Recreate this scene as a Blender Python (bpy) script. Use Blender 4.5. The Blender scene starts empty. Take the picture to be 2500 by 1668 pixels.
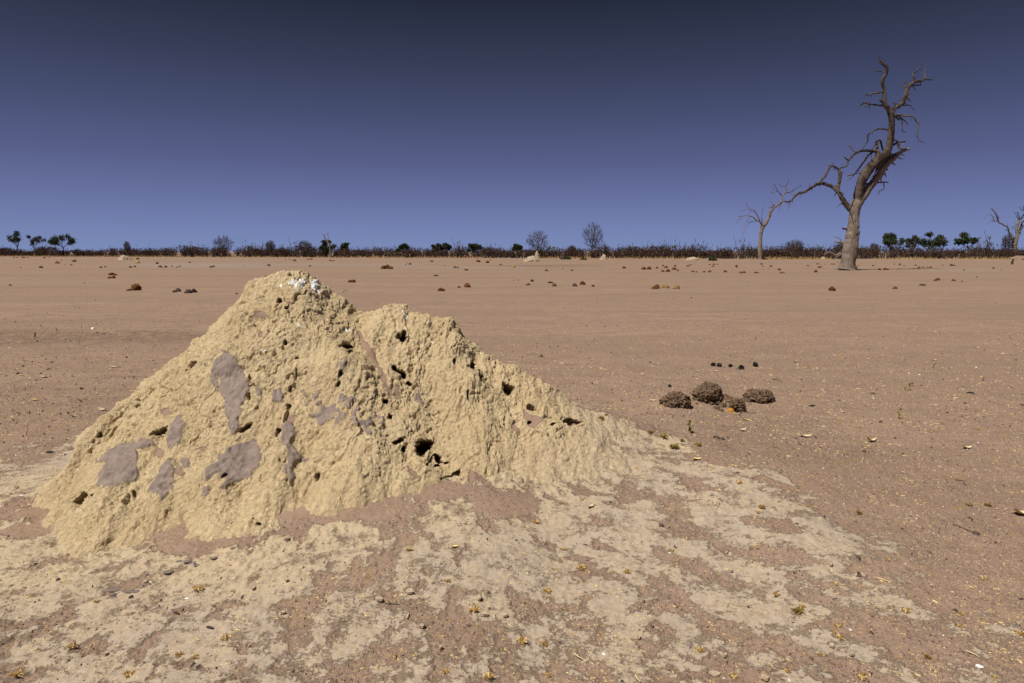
import bpy, bmesh, math, random
import numpy as np
from mathutils import Vector, Matrix
C = bpy.context.scene.collection
rng = np.random.default_rng(7)
random.seed(11)
# ------------------------------------------------------------------ camera model (photo is 2500 x 1668)
F = 1667.0; HC = 1.5; PITCH = math.atan((834-614)/F)
CP, SP = math.cos(PITCH), math.sin(PITCH)
def ray(u, v):
    a = (u-1250)/F; b = (v-834)/F
    return (a, CP - b*SP, -SP - b*CP)
def at_depth(u, v, Y):
    d = ray(u, v); t = Y/d[1]
    return (d[0]*t, Y, HC + d[2]*t)
def project(x, y, z):
    fz = y*CP - (z-HC)*SP
    return 1250 + F*x/fz, 834 - F*(y*SP + (z-HC)*CP)/fz
# ------------------------------------------------------------------ noise (numpy)
_p = np.random.default_rng(3).permutation(256); PERM = np.concatenate([_p, _p, _p])
_g = np.random.default_rng(4).normal(size=(256, 3)); GR = _g/np.linalg.norm(_g, axis=1)[:, None]
_t = np.random.default_rng(5).uniform(0, 2*math.pi, 256); GR2 = np.stack([np.cos(_t), np.sin(_t)], 1)
def fade(t): return t*t*t*(t*(t*6-15)+10)
def perlin2(x, y):
    xi = np.floor(x).astype(np.int64); yi = np.floor(y).astype(np.int64)
    xf = x-xi; yf = y-yi; u = fade(xf); v = fade(yf)
    def g(a, b):
        h = PERM[PERM[(xi+a) & 255] + ((yi+b) & 255)]
        return GR2[h, 0]*(xf-a) + GR2[h, 1]*(yf-b)
    n0 = g(0, 0)*(1-u)+g(1, 0)*u; n1 = g(0, 1)*(1-u)+g(1, 1)*u
    return (n0*(1-v)+n1*v)*1.5
def perlin3(x, y, z):
    xi = np.floor(x).astype(np.int64); yi = np.floor(y).astype(np.int64); zi = np.floor(z).astype(np.int64)
    xf = x-xi; yf = y-yi; zf = z-zi; u = fade(xf); v = fade(yf); w = fade(zf)
    def g(a, b, c):
        h = PERM[PERM[PERM[(xi+a) & 255] + ((yi+b) & 255)] + ((zi+c) & 255)]
        q = GR[h]
        return q[..., 0]*(xf-a)+q[..., 1]*(yf-b)+q[..., 2]*(zf-c)
    r = 0
    for c, wc in ((0, 1-w), (1, w)):
        r = r + wc*((g(0, 0, c)*(1-u)+g(1, 0, c)*u)*(1-v) + (g(0, 1, c)*(1-u)+g(1, 1, c)*u)*v)
    return r*1.4
def fbm2(x, y, o=4, g=.5, l=2.03):
    r = 0; a = 1
    for i in range(o):
        r = r + a*perlin2(x+17.3*i, y-9.1*i); x = x*l; y = y*l; a *= g
    return r
def fbm3(x, y, z, o=3, g=.5):
    r = 0; a = 1
    for i in range(o):
        r = r + a*perlin3(x+11.7*i, y+3.1*i, z-5.3*i); x = x*2.03; y = y*2.03; z = z*2.03; a *= g
    return r
def worley3(x, y, z, seed=0):
    xi = np.floor(x).astype(np.int64); yi = np.floor(y).astype(np.int64); zi = np.floor(z).astype(np.int64)
    d1 = np.full(x.shape, 9.0); d2 = np.full(x.shape, 9.0)
    J = np.random.default_rng(50+seed).random((256, 3))
    for a in (-1, 0, 1):
        for b in (-1, 0, 1):
            for c in (-1, 0, 1):
                h = J[PERM[PERM[PERM[(xi+a) & 255] + ((yi+b) & 255)] + ((zi+c) & 255)]]
                d = (xi+a+h[..., 0]-x)**2 + (yi+b+h[..., 1]-y)**2 + (zi+c+h[..., 2]-z)**2
                m = d < d1
                d2 = np.where(m, d1, np.minimum(d2, d)); d1 = np.where(m, d, d1)
    return np.sqrt(d1), np.sqrt(d2)
def sstep(a, b, x):
    t = np.clip((x-a)/(b-a), 0, 1); return t*t*(3-2*t)
# ------------------------------------------------------------------ shapes of the mound and the ground
def RP(L): return [at_depth(*q) for q in L]
CREST = RP([(178,1195,3.96),(196,1140,4.06),(212,1080,4.13),(222,1045,4.16),(320,972,4.35),(430,905,4.55),(500,832,4.7),(565,768,4.8),(605,722,4.85),(645,684,4.9),(690,666,4.9),(730,672,4.92),(770,698,4.95),(830,738,5.0),(890,765,5.0),(950,745,4.95),(985,749,4.93),(1030,765,4.9),(1080,778,4.88),(1105,802,4.85),(1180,855,4.8),(1240,892,4.78),(1290,930,4.75)])
TAIL = RP([(1240,897,4.78),(1290,932,4.75),(1350,964,4.72),(1400,984,4.72),(1460,1007,4.74),(1520,1036,4.78)])
BUTT = [RP(q) for q in (
 [(430,908,4.55),(330,1060,4.1),(262,1195,3.75),(250,1290,3.46)],
 [(500,835,4.7),(420,1000,4.25),(320,1150,3.82),(300,1310,3.42)],
 [(440,1060,4.1),(405,1150,3.85),(400,1275,3.5)],
 [(650,700,4.85),(590,850,4.5),(560,1000,4.12),(540,1130,3.76),(540,1320,3.34)],
 [(700,700,4.85),(700,850,4.45),(690,1000,4.08),(670,1150,3.72),(655,1310,3.36)],
 [(740,770,4.68),(830,860,4.34),(860,1000,3.95),(850,1110,3.74),(800,1235,3.52)],
 [(955,747,4.95),(985,850,4.62),(1020,980,4.25),(1050,1100,3.97),(1010,1230,3.66)],
 [(1090,790,4.85),(1130,900,4.5),(1170,1020,4.2),(1185,1150,3.92)],
 [(1290,940,4.74),(1300,1010,4.5),(1310,1085,4.3)],
 [(895,768,4.98),(925,880,4.50),(965,1020,4.06),(1000,1150,3.82)])]
BUTT = [[(x, y, z+.12*max(0, 1-z/.5)) for x, y, z in b] for b in BUTT]
BUTT[6] = BUTT[6][:1] + BUTT[6][1:]
APRON = RP([(-250,1190,4.4),(60,1170,4.4),(400,1150,4.4),(900,1120,4.6)]) + RP([(1150,1030,4.65),(1300,985,4.72),(1400,1003,4.72),(1500,1030,4.80),(1650,1068,4.9),(1800,1135,4.65),(1950,1220,4.3)])
APRON = [(x, y, min(z, (.09 if x < -.6 else .33))) for x, y, z in APRON]
RAMP = [(x, y, z-d) for (x, y, z), d in zip(TAIL, (.30, .16, .06, .0, -.02, -.02))] + RP([(1600,1062,4.86),(1700,1096,4.84)])
def ridge(x, y, L, s, rnd, back=None):
    out = np.full(np.shape(x), -9.0)
    for (ax, ay, az), (bx, by, bz) in zip(L[:-1], L[1:]):
        dx, dy = bx-ax, by-ay
        t = np.clip(((x-ax)*dx+(y-ay)*dy)/(dx*dx+dy*dy), 0, 1)
        d = np.hypot(x-ax-t*dx, y-ay-t*dy)
        ss = s if back is None else s + (back-s)*sstep(-.05, .12, (dx*(y-ay)-dy*(x-ax))/math.hypot(dx, dy))
        out = np.maximum(out, az+t*(bz-az) - ss*(np.sqrt(d*d+rnd*rnd)-rnd))
    return out
def smax(a, b, k):
    h = np.clip(.5+.5*(a-b)/k, 0, 1); return b*(1-h)+a*h + k*h*(1-h)
def mound_h(x, y):
    wx = x + .05*perlin2(x*2.3, y*2.3+7); wy = y + .05*perlin2(x*2.3+5, y*2.3)
    z = ridge(wx, wy, CREST, .98+.42*sstep(-1.9, -2.5, x), .07, 1.75)
    for b in BUTT: z = smax(z, ridge(wx, wy, b, 1.2 if b[0][0] < 0 else 1.0, .14), .09)
    z = smax(z, ridge(wx, wy, TAIL, .50, .12, 1.3), .10)
    return z
def crest_dist(x, y):
    e = np.full(np.shape(x), 99.0)
    for L in [CREST, TAIL]+BUTT:
        for (ax, ay, az), (bx, by, bz) in zip(L[:-1], L[1:]):
            dx, dy = bx-ax, by-ay
            t = np.clip(((x-ax)*dx+(y-ay)*dy)/(dx*dx+dy*dy), 0, 1)
            e = np.minimum(e, np.hypot(x-ax-t*dx, y-ay-t*dy))
    return e
def apron(x, y):
    a = smax(ridge(x, y, APRON, .15, .35)-.06*sstep(-.2, .3, x)*(1-sstep(.9, 1.4, x)), ridge(x, y, APRON, .33, .12), .05)
    a = smax(a, ridge(x, y, RAMP, .46, .12, 1.0), .12)
    return smax(a, np.zeros_like(a), .06) - .015
def ellipse_px(u, v, L, nz=0):
    m = np.zeros_like(u)
    for (cu, cv, ru, rv) in L:
        m = np.maximum(m, 1 - np.hypot((u-cu)/ru, (v-cv)/rv) + nz)
    return m
DRIFT = [(150,1262,130,36),(330,1300,130,34),(480,1320,110,28),(440,1350,70,16),(60,1300,70,20),(700,1238,60,45),(800,1255,110,34),(930,1245,90,36),(1010,1205,50,25),(1130,1205,80,24),(1230,1235,90,34),(420,1255,26,60),(560,1330,60,14)]
def ground_fields(x, y):
    """height, crust mask, drift mask, nearness to the mound"""
    z = apron(x, y)
    u, v = project(x, y, z); near = y < 14
    e = crest_dist(x, y)
    th = np.arctan2(y-4.75, x+.75); r = np.hypot(y-4.75, x+.75)
    st = .80*fbm2(th*11+.7*perlin2(x*1.3, y*1.3), r*2.3, 6, .66) + .60*fbm2(x*4.2+3, y*5.8, 6, .70) + .25*fbm2(x*1.1, y*1.1, 2)
    bias = .50 - .46*sstep(.6, 2.4, e) - .46*sstep(2.0, 3.9, e)
    bias = bias - .9*sstep(5.6, 6.4, y+.12*x)*(1-sstep(.5, 2.2, x)*0)
    rim = np.interp(u, [-900, -200, 0, 215, 330, 1300, 1480, 1600, 1720, 1850, 2000, 2200, 2450, 3000], [1150, 1115, 1098, 1052, 1000, 960, 1010, 1050, 1085, 1130, 1215, 1330, 1480, 1700])
    bias = bias - 1.1*sstep(60, -55, v-rim+45*fbm2(x*1.6, y*1.6, 4))*np.where(u > 1400, 1, .9) - .8*sstep(8, -14, v-rim)
    cr = sstep(-.55, .55, st*.95 + bias)
    cr = cr*(1-.999*sstep(14, 20, y))
    dr = sstep(-.02, .10, ellipse_px(u, v, DRIFT, .38*fbm2(x*6, y*6, 6, .68))*(y < 4.6))
    cr = cr*(1-dr)
    fade_far = 1/(1+(y/14.0)**2)
    lum = fbm2(x*3, y*3, 2)
    micro = .010*fbm2(x*5, y*5, 3, .5) + .0045*fbm2(x*34, y*34, 3, .6)*(1-dr)
    clod = np.maximum(0, fbm2(x*30+9, y*30, 3, .7)-.22)*.010*(1-cr)*(1-dr)
    hc = sstep(.42, .60, cr + .30*fbm2(x*18, y*24, 4, .7))*(cr > .02)
    edge = (.003 + .008*np.clip(fbm2(x*2.2+40, y*2.2, 2)+.3, 0, 1))*hc
    rough = .026*np.abs(fbm2(x*13, y*13+3, 4, .62))*(.4+.6*cr)*sstep(.75, .1, e)
    rw = y*9 + 2.2*perlin2(x*.5, y*.9) + .8*perlin2(x*1.7, y*2)
    rip = .0042*np.sin(rw*2*math.pi*.8)*(.5+.5*np.clip(fbm2(x*.4, y*.4+8, 2)+.4, 0, 1))*(1-cr)*sstep(4.6, 5.6, y+.25*x)
    z = z + (micro+clod+edge+rough+rip)*fade_far + .012*dr*(y < 6)
    z = z + .035*fbm2(x*.22, y*.5, 2)*sstep(5, 12, y)*(1-sstep(40, 90, y))
    # small drift at the dung heap
    z = z + .05*np.exp(-(((x-1.72)/.75)**2 + ((y-6.35)/.22)**2))
    return z, cr, dr, sstep(1.0, .1, e)
def total_h(x, y):
    g = ground_fields(x, y)[0]
    m = mound_h(x, y)
    return np.maximum(g, m)
GRID = {}
def look(x, y, k='z'):
    """bilinear lookup in the ground sheet"""
    A = GRID[k]; yi = np.interp(y, GRID['ys'], np.arange(len(GRID['ys']))); ui = np.interp(np.asarray(x)/(np.asarray(y)+1.5), GRID['us'], np.arange(len(GRID['us'])))
    a = np.clip(yi.astype(int), 0, A.shape[0]-2); b = np.clip(ui.astype(int), 0, A.shape[1]-2); f = yi-a; g_ = ui-b
    return (A[a, b]*(1-f)+A[a+1, b]*f)*(1-g_) + (A[a, b+1]*(1-f)+A[a+1, b+1]*f)*g_
def hits(P, H=None):
    """ground points seen at photo pixels"""
    P = np.array(P, float); d = np.array([ray(u, v) for u, v in P]); t = np.full(len(P), 1.5)
    for i in range(50):
        gap = HC+d[:, 2]*t - look(d[:, 0]*t, d[:, 1]*t)
        t = t + np.clip(gap, -.2, 40)/np.maximum(-d[:, 2], .004)*.7
    x = d[:, 0]*t; y = d[:, 1]*t
    return np.stack([x, y, look(x, y)], 1)
# ------------------------------------------------------------------ materials
def lin(r, g, b):
    return tuple((c/255/12.92 if c/255 <= .04045 else ((c/255+.055)/1.055)**2.4) for c in (r, g, b)) + (1,)
class NT:
    def __init__(s, name, rough=.9, spec=.15):
        s.m = bpy.data.materials.new(name); s.m.use_nodes = True; s.t = s.m.node_tree
        s.b = s.t.nodes['Principled BSDF']; s.b.inputs['Roughness'].default_value = rough
        s.b.inputs['Specular IOR Level'].default_value = spec
        s.co = s.t.nodes.new('ShaderNodeNewGeometry').outputs['Position']
        s.obj = s.t.nodes.new('ShaderNodeTexCoord').outputs['Object']
    def n(s, k, **kw):
        q = s.t.nodes.new(k)
        for a, b in kw.items(): setattr(q, a, b)
        return q
    def link(s, a, b): s.t.links.new(a, b)
    def scale(s, src, v):
        q = s.n('ShaderNodeMapping'); s.link(src, q.inputs[0]); q.inputs['Scale'].default_value = v; return q.outputs[0]
    def noise(s, src, sc, det=4, rough=.6, w=None):
        q = s.n('ShaderNodeTexNoise'); s.link(src, q.inputs['Vector']); q.inputs['Scale'].default_value = sc
        q.inputs['Detail'].default_value = det; q.inputs['Roughness'].default_value = rough
        if w: q.inputs['Distortion'].default_value = w
        return q.outputs['Fac']
    def vor(s, src, sc, feat='F1'):
        q = s.n('ShaderNodeTexVoronoi', feature=feat, voronoi_dimensions='2D'); s.link(src, q.inputs['Vector']); q.inputs['Scale'].default_value = sc
        return q.outputs['Distance'], q.outputs.get('Color')
    def rmp(s, src, a, b, lo=0., hi=1.):
        q = s.n('ShaderNodeMapRange', interpolation_type='SMOOTHSTEP'); s.link(src, q.inputs[0])
        for i, v in enumerate((a, b, lo, hi)): q.inputs[i+1].default_value = v
        return q.outputs[0]
    def math(s, op, a, b=None):
        q = s.n('ShaderNodeMath', operation=op)
        for i, v in enumerate((a, b)):
            if v is None: continue
            if isinstance(v, (int, float)): q.inputs[i].default_value = v
            else: s.link(v, q.inputs[i])
        return q.outputs[0]
    def mix(s, f, a, b, mode='MIX'):
        q = s.n('ShaderNodeMix', data_type='RGBA', blend_type=mode)
        for i, v in ((0, f), (6, a), (7, b)):
            if isinstance(v, (int, float)): q.inputs[i].default_value = v
            elif isinstance(v, tuple): q.inputs[i].default_value = v if len(v) == 4 else v+(1,)
            else: s.link(v, q.inputs[i])
        return q.outputs[2]
    def attr(s, name):
        q = s.n('ShaderNodeAttribute'); q.attribute_name = name; return q.outputs['Fac']
    def col(s, c):
        if isinstance(c, tuple): s.b.inputs['Base Color'].default_value = c if len(c) == 4 else c+(1,)
        else: s.link(c, s.b.inputs['Base Color'])
    def bump(s, h, strength=.5, dist=.01):
        q = s.n('ShaderNodeBump'); q.inputs['Strength'].default_value = strength; q.inputs['Distance'].default_value = dist
        s.link(h, q.inputs['Height']); s.link(q.outputs[0], s.b.inputs['Normal'])
def simple(name, c1, c2, sc=20, rough=.9, bd=.004, world=False, bs=.6):
    k = NT(name, rough); src = k.co if world else k.obj
    n1 = k.noise(src, sc, 5, .65); k.col(k.mix(k.rmp(n1, .35, .65), c1, c2)); k.bump(k.noise(src, sc*2.5, 4, .7), bs, bd)
    return k.m
def mat_ground():
    k = NT('ground_sand', .95, .08)
    big = k.noise(k.scale(k.co, (.12, .5, 1)), 1, 5, .6)
    mid = k.noise(k.scale(k.co, (1.1, 2.6, 1)), 1, 6, .65)
    fine = k.noise(k.co, 45, 5, .7)
    sand = k.mix(k.rmp(big, .35, .65), (.250, .168, .124), (.298, .204, .151))
    sand = k.mix(k.rmp(mid, .38, .66), sand, (.225, .152, .112))
    streak = k.noise(k.scale(k.co, (.035, .45, 1)), 1, 7, .65)
    sand = k.mix(k.math('MULTIPLY', k.rmp(streak, .56, .68), .5), sand, (.175, .122, .096))
    band = k.noise(k.scale(k.co, (.018, .16, 1)), 1, 5, .6)
    sand = k.mix(k.math('MULTIPLY', k.rmp(band, .42, .66), .45), sand, (.195, .133, .103))
    sand = k.mix(k.math('MULTIPLY', k.rmp(fine, .35, .7), .5), sand, (.305, .215, .16))
    sand = k.mix(k.attr('pan'), sand, (.265, .205, .17))
    sand = k.mix(k.attr('damp'), sand, (.17, .115, .088))
    # litter specks too small to model one by one
    for sc, th, c, dens in ((90, .22, (.40, .27, .11), .50), (60, .20, (.09, .06, .045), .50), (33, .15, (.10, .065, .05), .50), (27, .13, (.44, .31, .15), .52), (15, .10, (.09, .06, .045), .52), (12, .08, (.44, .33, .19), .55), (6, .05, (.08, .05, .04), .5), (2.6, .035, (.08, .05, .035), .5)):
        d, cc = k.vor(k.scale(k.co, (1, 1, .2)), sc)
        cl = k.noise(k.co, sc*.09, 3, .6)
        f = k.math('MULTIPLY', k.rmp(d, th, th*.6), k.rmp(cl, dens-.06, dens+.06))
        sand = k.mix(k.math('MULTIPLY', f, .75), sand, c)
    cm = k.attr('crust')
    n1 = k.noise(k.scale(k.co, (7, 10, 7)), 1, 9, .82); n0 = k.noise(k.co, 75, 3, .8)
    wv = k.math('ADD', k.math('MULTIPLY', n1, 3.2), k.math('MULTIPLY', n0, 1.2))
    e = k.math('MULTIPLY', k.rmp(k.math('ADD', k.math('MULTIPLY', cm, 1.05), wv), 2.62, 3.08), k.rmp(cm, 0.02, .14))
    cn = k.noise(k.co, 3.2, 5, .65)
    crust = k.mix(k.rmp(cn, .38, .62), (.435, .345, .250), (.40, .325, .25))
    crust = k.mix(k.attr('near'), crust, (.49, .385, .245))
    crust = k.mix(k.math('MULTIPLY', k.rmp(k.noise(k.co, 19, 6, .8), .48, .64), .8), crust, (.31, .225, .162))
    crust = k.mix(k.math('MULTIPLY', k.rmp(fine, .55, .75), .35), crust, (.50, .41, .30))
    k.col(k.mix(k.math('MULTIPLY', e, .95), sand, crust))
    h = k.math('ADD', k.math('MULTIPLY', k.noise(k.co, 120, 4, .7), .5), k.noise(k.co, 28, 5, .7))
    h = k.math('MULTIPLY', h, k.rmp(k.attr('drift'), 0, 1, 1, .15))
    h = k.math('ADD', h, k.math('MULTIPLY', e, .5))
    k.bump(h, 1., .007)
    return k.m
def mat_mound():
    k = NT('mound_clay', .95, .08)
    n1 = k.noise(k.co, 2.2, 5, .6); n2 = k.noise(k.co, 22, 5, .7); n3 = k.noise(k.co, 90, 4, .7)
    c = k.mix(k.rmp(n1, .35, .65), (.55, .415, .242), (.62, .48, .29))
    c = k.mix(k.math('MULTIPLY', k.rmp(n2, .5, .7), .55), c, (.46, .335, .18))
    c = k.mix(k.math('MULTIPLY', k.rmp(n3, .5, .75), .4), c, (.78, .64, .43))
    ex = k.noise(k.scale(k.co, (9, 9, 3)), 1, 5, .7)
    c = k.mix(k.math('MULTIPLY', k.rmp(ex, .60, .72), .45), c, (.36, .25, .14))
    w = k.math('MULTIPLY', k.math('SUBTRACT', k.noise(k.co, 30, 6, .82), .5), 1.7)
    g = k.rmp(k.math('ADD', k.attr('grey'), w), .42, .55)
    gc = k.mix(k.rmp(n2, .4, .65), (.215, .165, .138), (.28, .22, .185))
    c = k.mix(k.attr('foot'), c, k.mix(k.rmp(n2, .45, .6), (.56, .435, .29), (.48, .37, .25)))
    c = k.mix(g, c, gc)
    s = k.rmp(k.math('ADD', k.attr('sand'), w), .42, .55)
    c = k.mix(s, c, (.27, .183, .132))
    wh = k.rmp(k.math('ADD', k.attr('white'), k.math('MULTIPLY', w, .6)), .32, .42)
    c = k.mix(wh, c, (.92, .90, .85))
    k.col(c)
    h = k.math('ADD', k.math('MULTIPLY', k.noise(k.co, 160, 3, .7), .35), k.noise(k.co, 48, 5, .72))
    h = k.math('MULTIPLY', h, k.rmp(k.math('MAXIMUM', g, s), 0, 1, 1, .45))
    h = k.math('ADD', h, k.math('MULTIPLY', g, .35))
    a1 = k.math('ABSOLUTE', k.math('SUBTRACT', k.noise(k.scale(k.co, (34, 34, 17)), 1, 4, .7, .6), .5))
    h = k.math('ADD', h, k.math('MULTIPLY', k.math('MINIMUM', k.math('MULTIPLY', a1, 7), 1), k.rmp(k.math('MAXIMUM', g, s), 0, 1, .55, .06)))
    k.bump(h, 1., .010)
    return k.m
M_GROUND = mat_ground(); M_MOUND = mat_mound()
def mat_wood(name, c1, c2, c3, sc=1.2):
    k = NT(name, .85, .12)
    n = k.noise(k.scale(k.co, (1, 1, .35)), sc, 6, .65)
    f = k.noise(k.scale(k.co, (5, 5, 1.2)), sc, 5, .7)
    c = k.mix(k.rmp(n, .42, .58), c1, c2); c = k.mix(k.rmp(f, .5, .68), c, c3)
    k.col(c); k.bump(k.math('ADD', f, k.noise(k.scale(k.co, (14, 14, 3)), sc, 4, .8)), 1., .10)
    return k.m
M_WOOD = mat_wood('bleached_wood', (.30, .24, .195), (.225, .175, .14), (.13, .092, .07))
M_BARK = mat_wood('weathered_bark', (.06, .042, .032), (.165, .125, .098), (.028, .019, .014), 2.2)
M_PALEWOOD = mat_wood('pale_dead_wood', (.27, .21, .165), (.20, .155, .12), (.11, .08, .06), 2)
M_FARWOOD = simple('dark_far_bark', (.045, .032, .027), (.10, .078, .065), 2, world=True)
M_GREYTWIG = simple('grey_twig_bark', (.085, .068, .065), (.14, .115, .105), 2, world=True)
M_LEAFDARK = simple('dark_evergreen_leaf', (.022, .032, .013), (.06, .072, .028), 1.5, world=True)
M_LEAFOLIVE = simple('olive_leaf', (.04, .04, .022), (.075, .068, .038), 1.5, world=True)
M_SCRUB = simple('russet_scrub_leaf', (.034, .014, .009), (.074, .033, .020), .8, world=True)
M_STEM = simple('scrub_stem', (.045, .032, .025), (.17, .13, .10), 1.6, world=True)
M_GRASSY = simple('straw_grass', (.36, .22, .08), (.44, .29, .13), 8, world=True)
M_GREENB = simple('green_tuft_leaf', (.10, .10, .025), (.17, .15, .04), 30)
M_STRAW = simple('golden_straw', (.58, .38, .13), (.74, .58, .30), 60)
M_STRAWD = simple('amber_straw', (.30, .16, .035), (.46, .27, .07), 60)
M_LEAFPALE = simple('pale_dry_leaf', (.55, .43, .24), (.66, .54, .33), 60, .6)
M_LEAFYEL = simple('yellow_dry_leaf', (.62, .45, .16), (.70, .55, .25), 60, .6)
M_PODBLK = simple('black_dry_pod', (.012, .012, .014), (.03, .026, .024), 60, .5)
M_TWIG = simple('dry_twig', (.30, .18, .08), (.20, .12, .06), 60)
M_TWIGDK = simple('dark_twig', (.045, .032, .026), (.10, .075, .06), 60)
M_CHALK = simple('chalk_white', (.75, .75, .73), (.9, .9, .88), 60, .7)
M_PEBGREY = simple('grey_pebble', (.15, .115, .10), (.21, .165, .145), 60)
M_CLOD = simple('brown_clod', (.07, .048, .038), (.13, .092, .072), 40)
M_CRUMB = simple('crust_crumb', (.40, .31, .215), (.48, .38, .27), 60)
M_GRAV = simple('brown_gravel', (.17, .12, .09), (.29, .205, .155), 60, world=True)
def dungmat(n, a, b): return simple(n, a, b, 11, .95, .07, bs=1.)
DUNG = {'r': ('rust-brown', dungmat('rust_dung', (.10, .028, .010), (.20, .068, .024))),
        'o': ('orange-brown', dungmat('orange_dung', (.16, .058, .016), (.27, .11, .035))),
        'd': ('dark brown', dungmat('dark_dung', (.035, .022, .018), (.085, .05, .038))),
        'g': ('greyish brown', dungmat('grey_dung', (.11, .075, .06), (.19, .135, .105))),
        'y': ('straw-coloured', dungmat('straw_dung', (.36, .21, .07), (.46, .29, .11)))}
k = NT('fresh_dung', 1., .05)
a_ = k.noise(k.obj, 26, 5, .7); b_ = k.noise(k.scale(k.obj, (1, 2.5, 3)), 42, 4, .7)
cc = k.mix(k.rmp(a_, .4, .62), (.14, .088, .058), (.27, .185, .125)); cc = k.mix(k.rmp(b_, .58, .72), cc, (.25, .14, .05))
k.col(cc); k.bump(k.math('ADD', a_, b_), 1., .02); M_BOLUS = k.m
M_CORE = simple('amber_dung_core', (.34, .15, .02), (.48, .25, .05), 60)
# ------------------------------------------------------------------ object helpers
def tag(o, label=None, cat=None, group=None, kind=None):
    if label: o['label'] = label
    if cat: o['category'] = cat
    if group: o['group'] = group
    if kind: o['kind'] = kind
    return o
def link(o, parent=None):
    C.objects.link(o)
    if parent: o.parent = parent
    return o
def np_mesh(name, V, Q, mat, smooth=True):
    me = bpy.data.meshes.new(name); V = np.asarray(V, np.float32); Q = np.asarray(Q, np.int32)
    n = Q.shape[1]
    me.vertices.add(len(V)); me.vertices.foreach_set('co', V.ravel())
    me.loops.add(Q.size); me.loops.foreach_set('vertex_index', Q.ravel())
    me.polygons.add(len(Q)); me.polygons.foreach_set('loop_start', np.arange(0, Q.size, n, dtype=np.int32))
    try: me.polygons.foreach_set('loop_total', np.full(len(Q), n, np.int32))
    except Exception: pass
    for m in (mat if isinstance(mat, (list, tuple)) else [mat]): me.materials.append(m)
    me.update(calc_edges=True)
    me.polygons.foreach_set('use_smooth', np.full(len(Q), smooth))
    me.validate(); return me
def np_obj(name, V, Q, mat, parent=None, smooth=True):
    return link(bpy.data.objects.new(name, np_mesh(name, V, Q, mat, smooth)), parent)
def empty(name, loc):
    o = bpy.data.objects.new(name, None); o.location = loc; o.empty_display_size = .1
    return link(o)
class MB:
    """collects quads / triangles (triangles stored as padded polygons)"""
    def __init__(s): s.v = []; s.f = []; s.mi = []
    def tube(s, pts, sides=6, mi=0, jit=0., cap=True):
        base = len(s.v); P = [Vector(p[:3]) for p in pts]; n = len(P)
        up = Vector((0, 1, 0.01)); prev = None
        for i in range(n):
            t = (P[min(i+1, n-1)]-P[max(i-1, 0)]); t = t.normalized() if t.length > 1e-9 else Vector((0, 0, 1))
            if prev is None: a = t.cross(up); a = a.normalized() if a.length > 1e-3 else Vector((1, 0, 0))
            else: a = (prev - t*prev.dot(t)); a = a.normalized() if a.length > 1e-6 else Vector((1, 0, 0))
            prev = a; b = t.cross(a)
            for j in range(sides):
                an = 2*math.pi*j/sides; r = pts[i][3]*(1+random.uniform(-jit, jit))
                s.v.append(P[i] + (a*math.cos(an)+b*math.sin(an))*r)
        for i in range(n-1):
            for j in range(sides):
                k = (j+1) % sides
                s.f.append((base+i*sides+j, base+i*sides+k, base+(i+1)*sides+k, base+(i+1)*sides+j)); s.mi.append(mi)
        if cap:
            for i, o in ((0, -1), (n-1, 1)):
                c = len(s.v); s.v.append(P[i])
                for j in range(sides):
                    s.f.append((base+i*sides+j, base+i*sides+(j+1) % sides, c)); s.mi.append(mi)
    def quad(s, c, a, b, mi=0):
        i = len(s.v); s.v += [c-a-b, c+a-b, c+a+b, c-a+b]; s.f.append((i, i+1, i+2, i+3)); s.mi.append(mi)
    def tri(s, p, q, r, mi=0):
        i = len(s.v); s.v += [p, q, r]; s.f.append((i, i+1, i+2)); s.mi.append(mi)
    def mesh(s, name, mats, smooth=True):
        me = bpy.data.meshes.new(name); me.from_pydata([tuple(v) for v in s.v], [], s.f)
        for m in mats: me.materials.append(m)
        me.polygons.foreach_set('material_index', s.mi); me.polygons.foreach_set('use_smooth', [smooth]*len(s.f)); me.update()
        return me
    def obj(s, name, mats, parent=None, smooth=True):
        return link(bpy.data.objects.new(name, s.mesh(name, mats if isinstance(mats, (list, tuple)) else [mats], smooth)), parent)
def rv(): 
    v = Vector((random.gauss(0, 1), random.gauss(0, 1), random.gauss(0, 1))); return v.normalized()
# ------------------------------------------------------------------ ground sheet
ys = [.3]
while ys[-1] < 7000:
    y = ys[-1]; ys.append(y + min(max(y*y/(1.5*683)*.72, .0062 if y > 2.0 else .03), .035*y+.0))
ys = np.array(ys); nu = 1250
us = np.linspace(-1, 1, nu); us = 1.25*(.72*us + .28*us**3)
X = us[None, :]*(ys[:, None]+1.5); Y = np.repeat(ys[:, None], nu, 1)
x = X.ravel(); y = Y.ravel()
z, cr, dr, nr = ground_fields(x, y)
gu, gv = project(x, y, np.zeros_like(x))
idx = np.arange(len(x)).reshape(len(ys), nu)
Q = np.stack([idx[:-1, :-1], idx[:-1, 1:], idx[1:, 1:], idx[1:, :-1]], -1).reshape(-1, 4)
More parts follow.
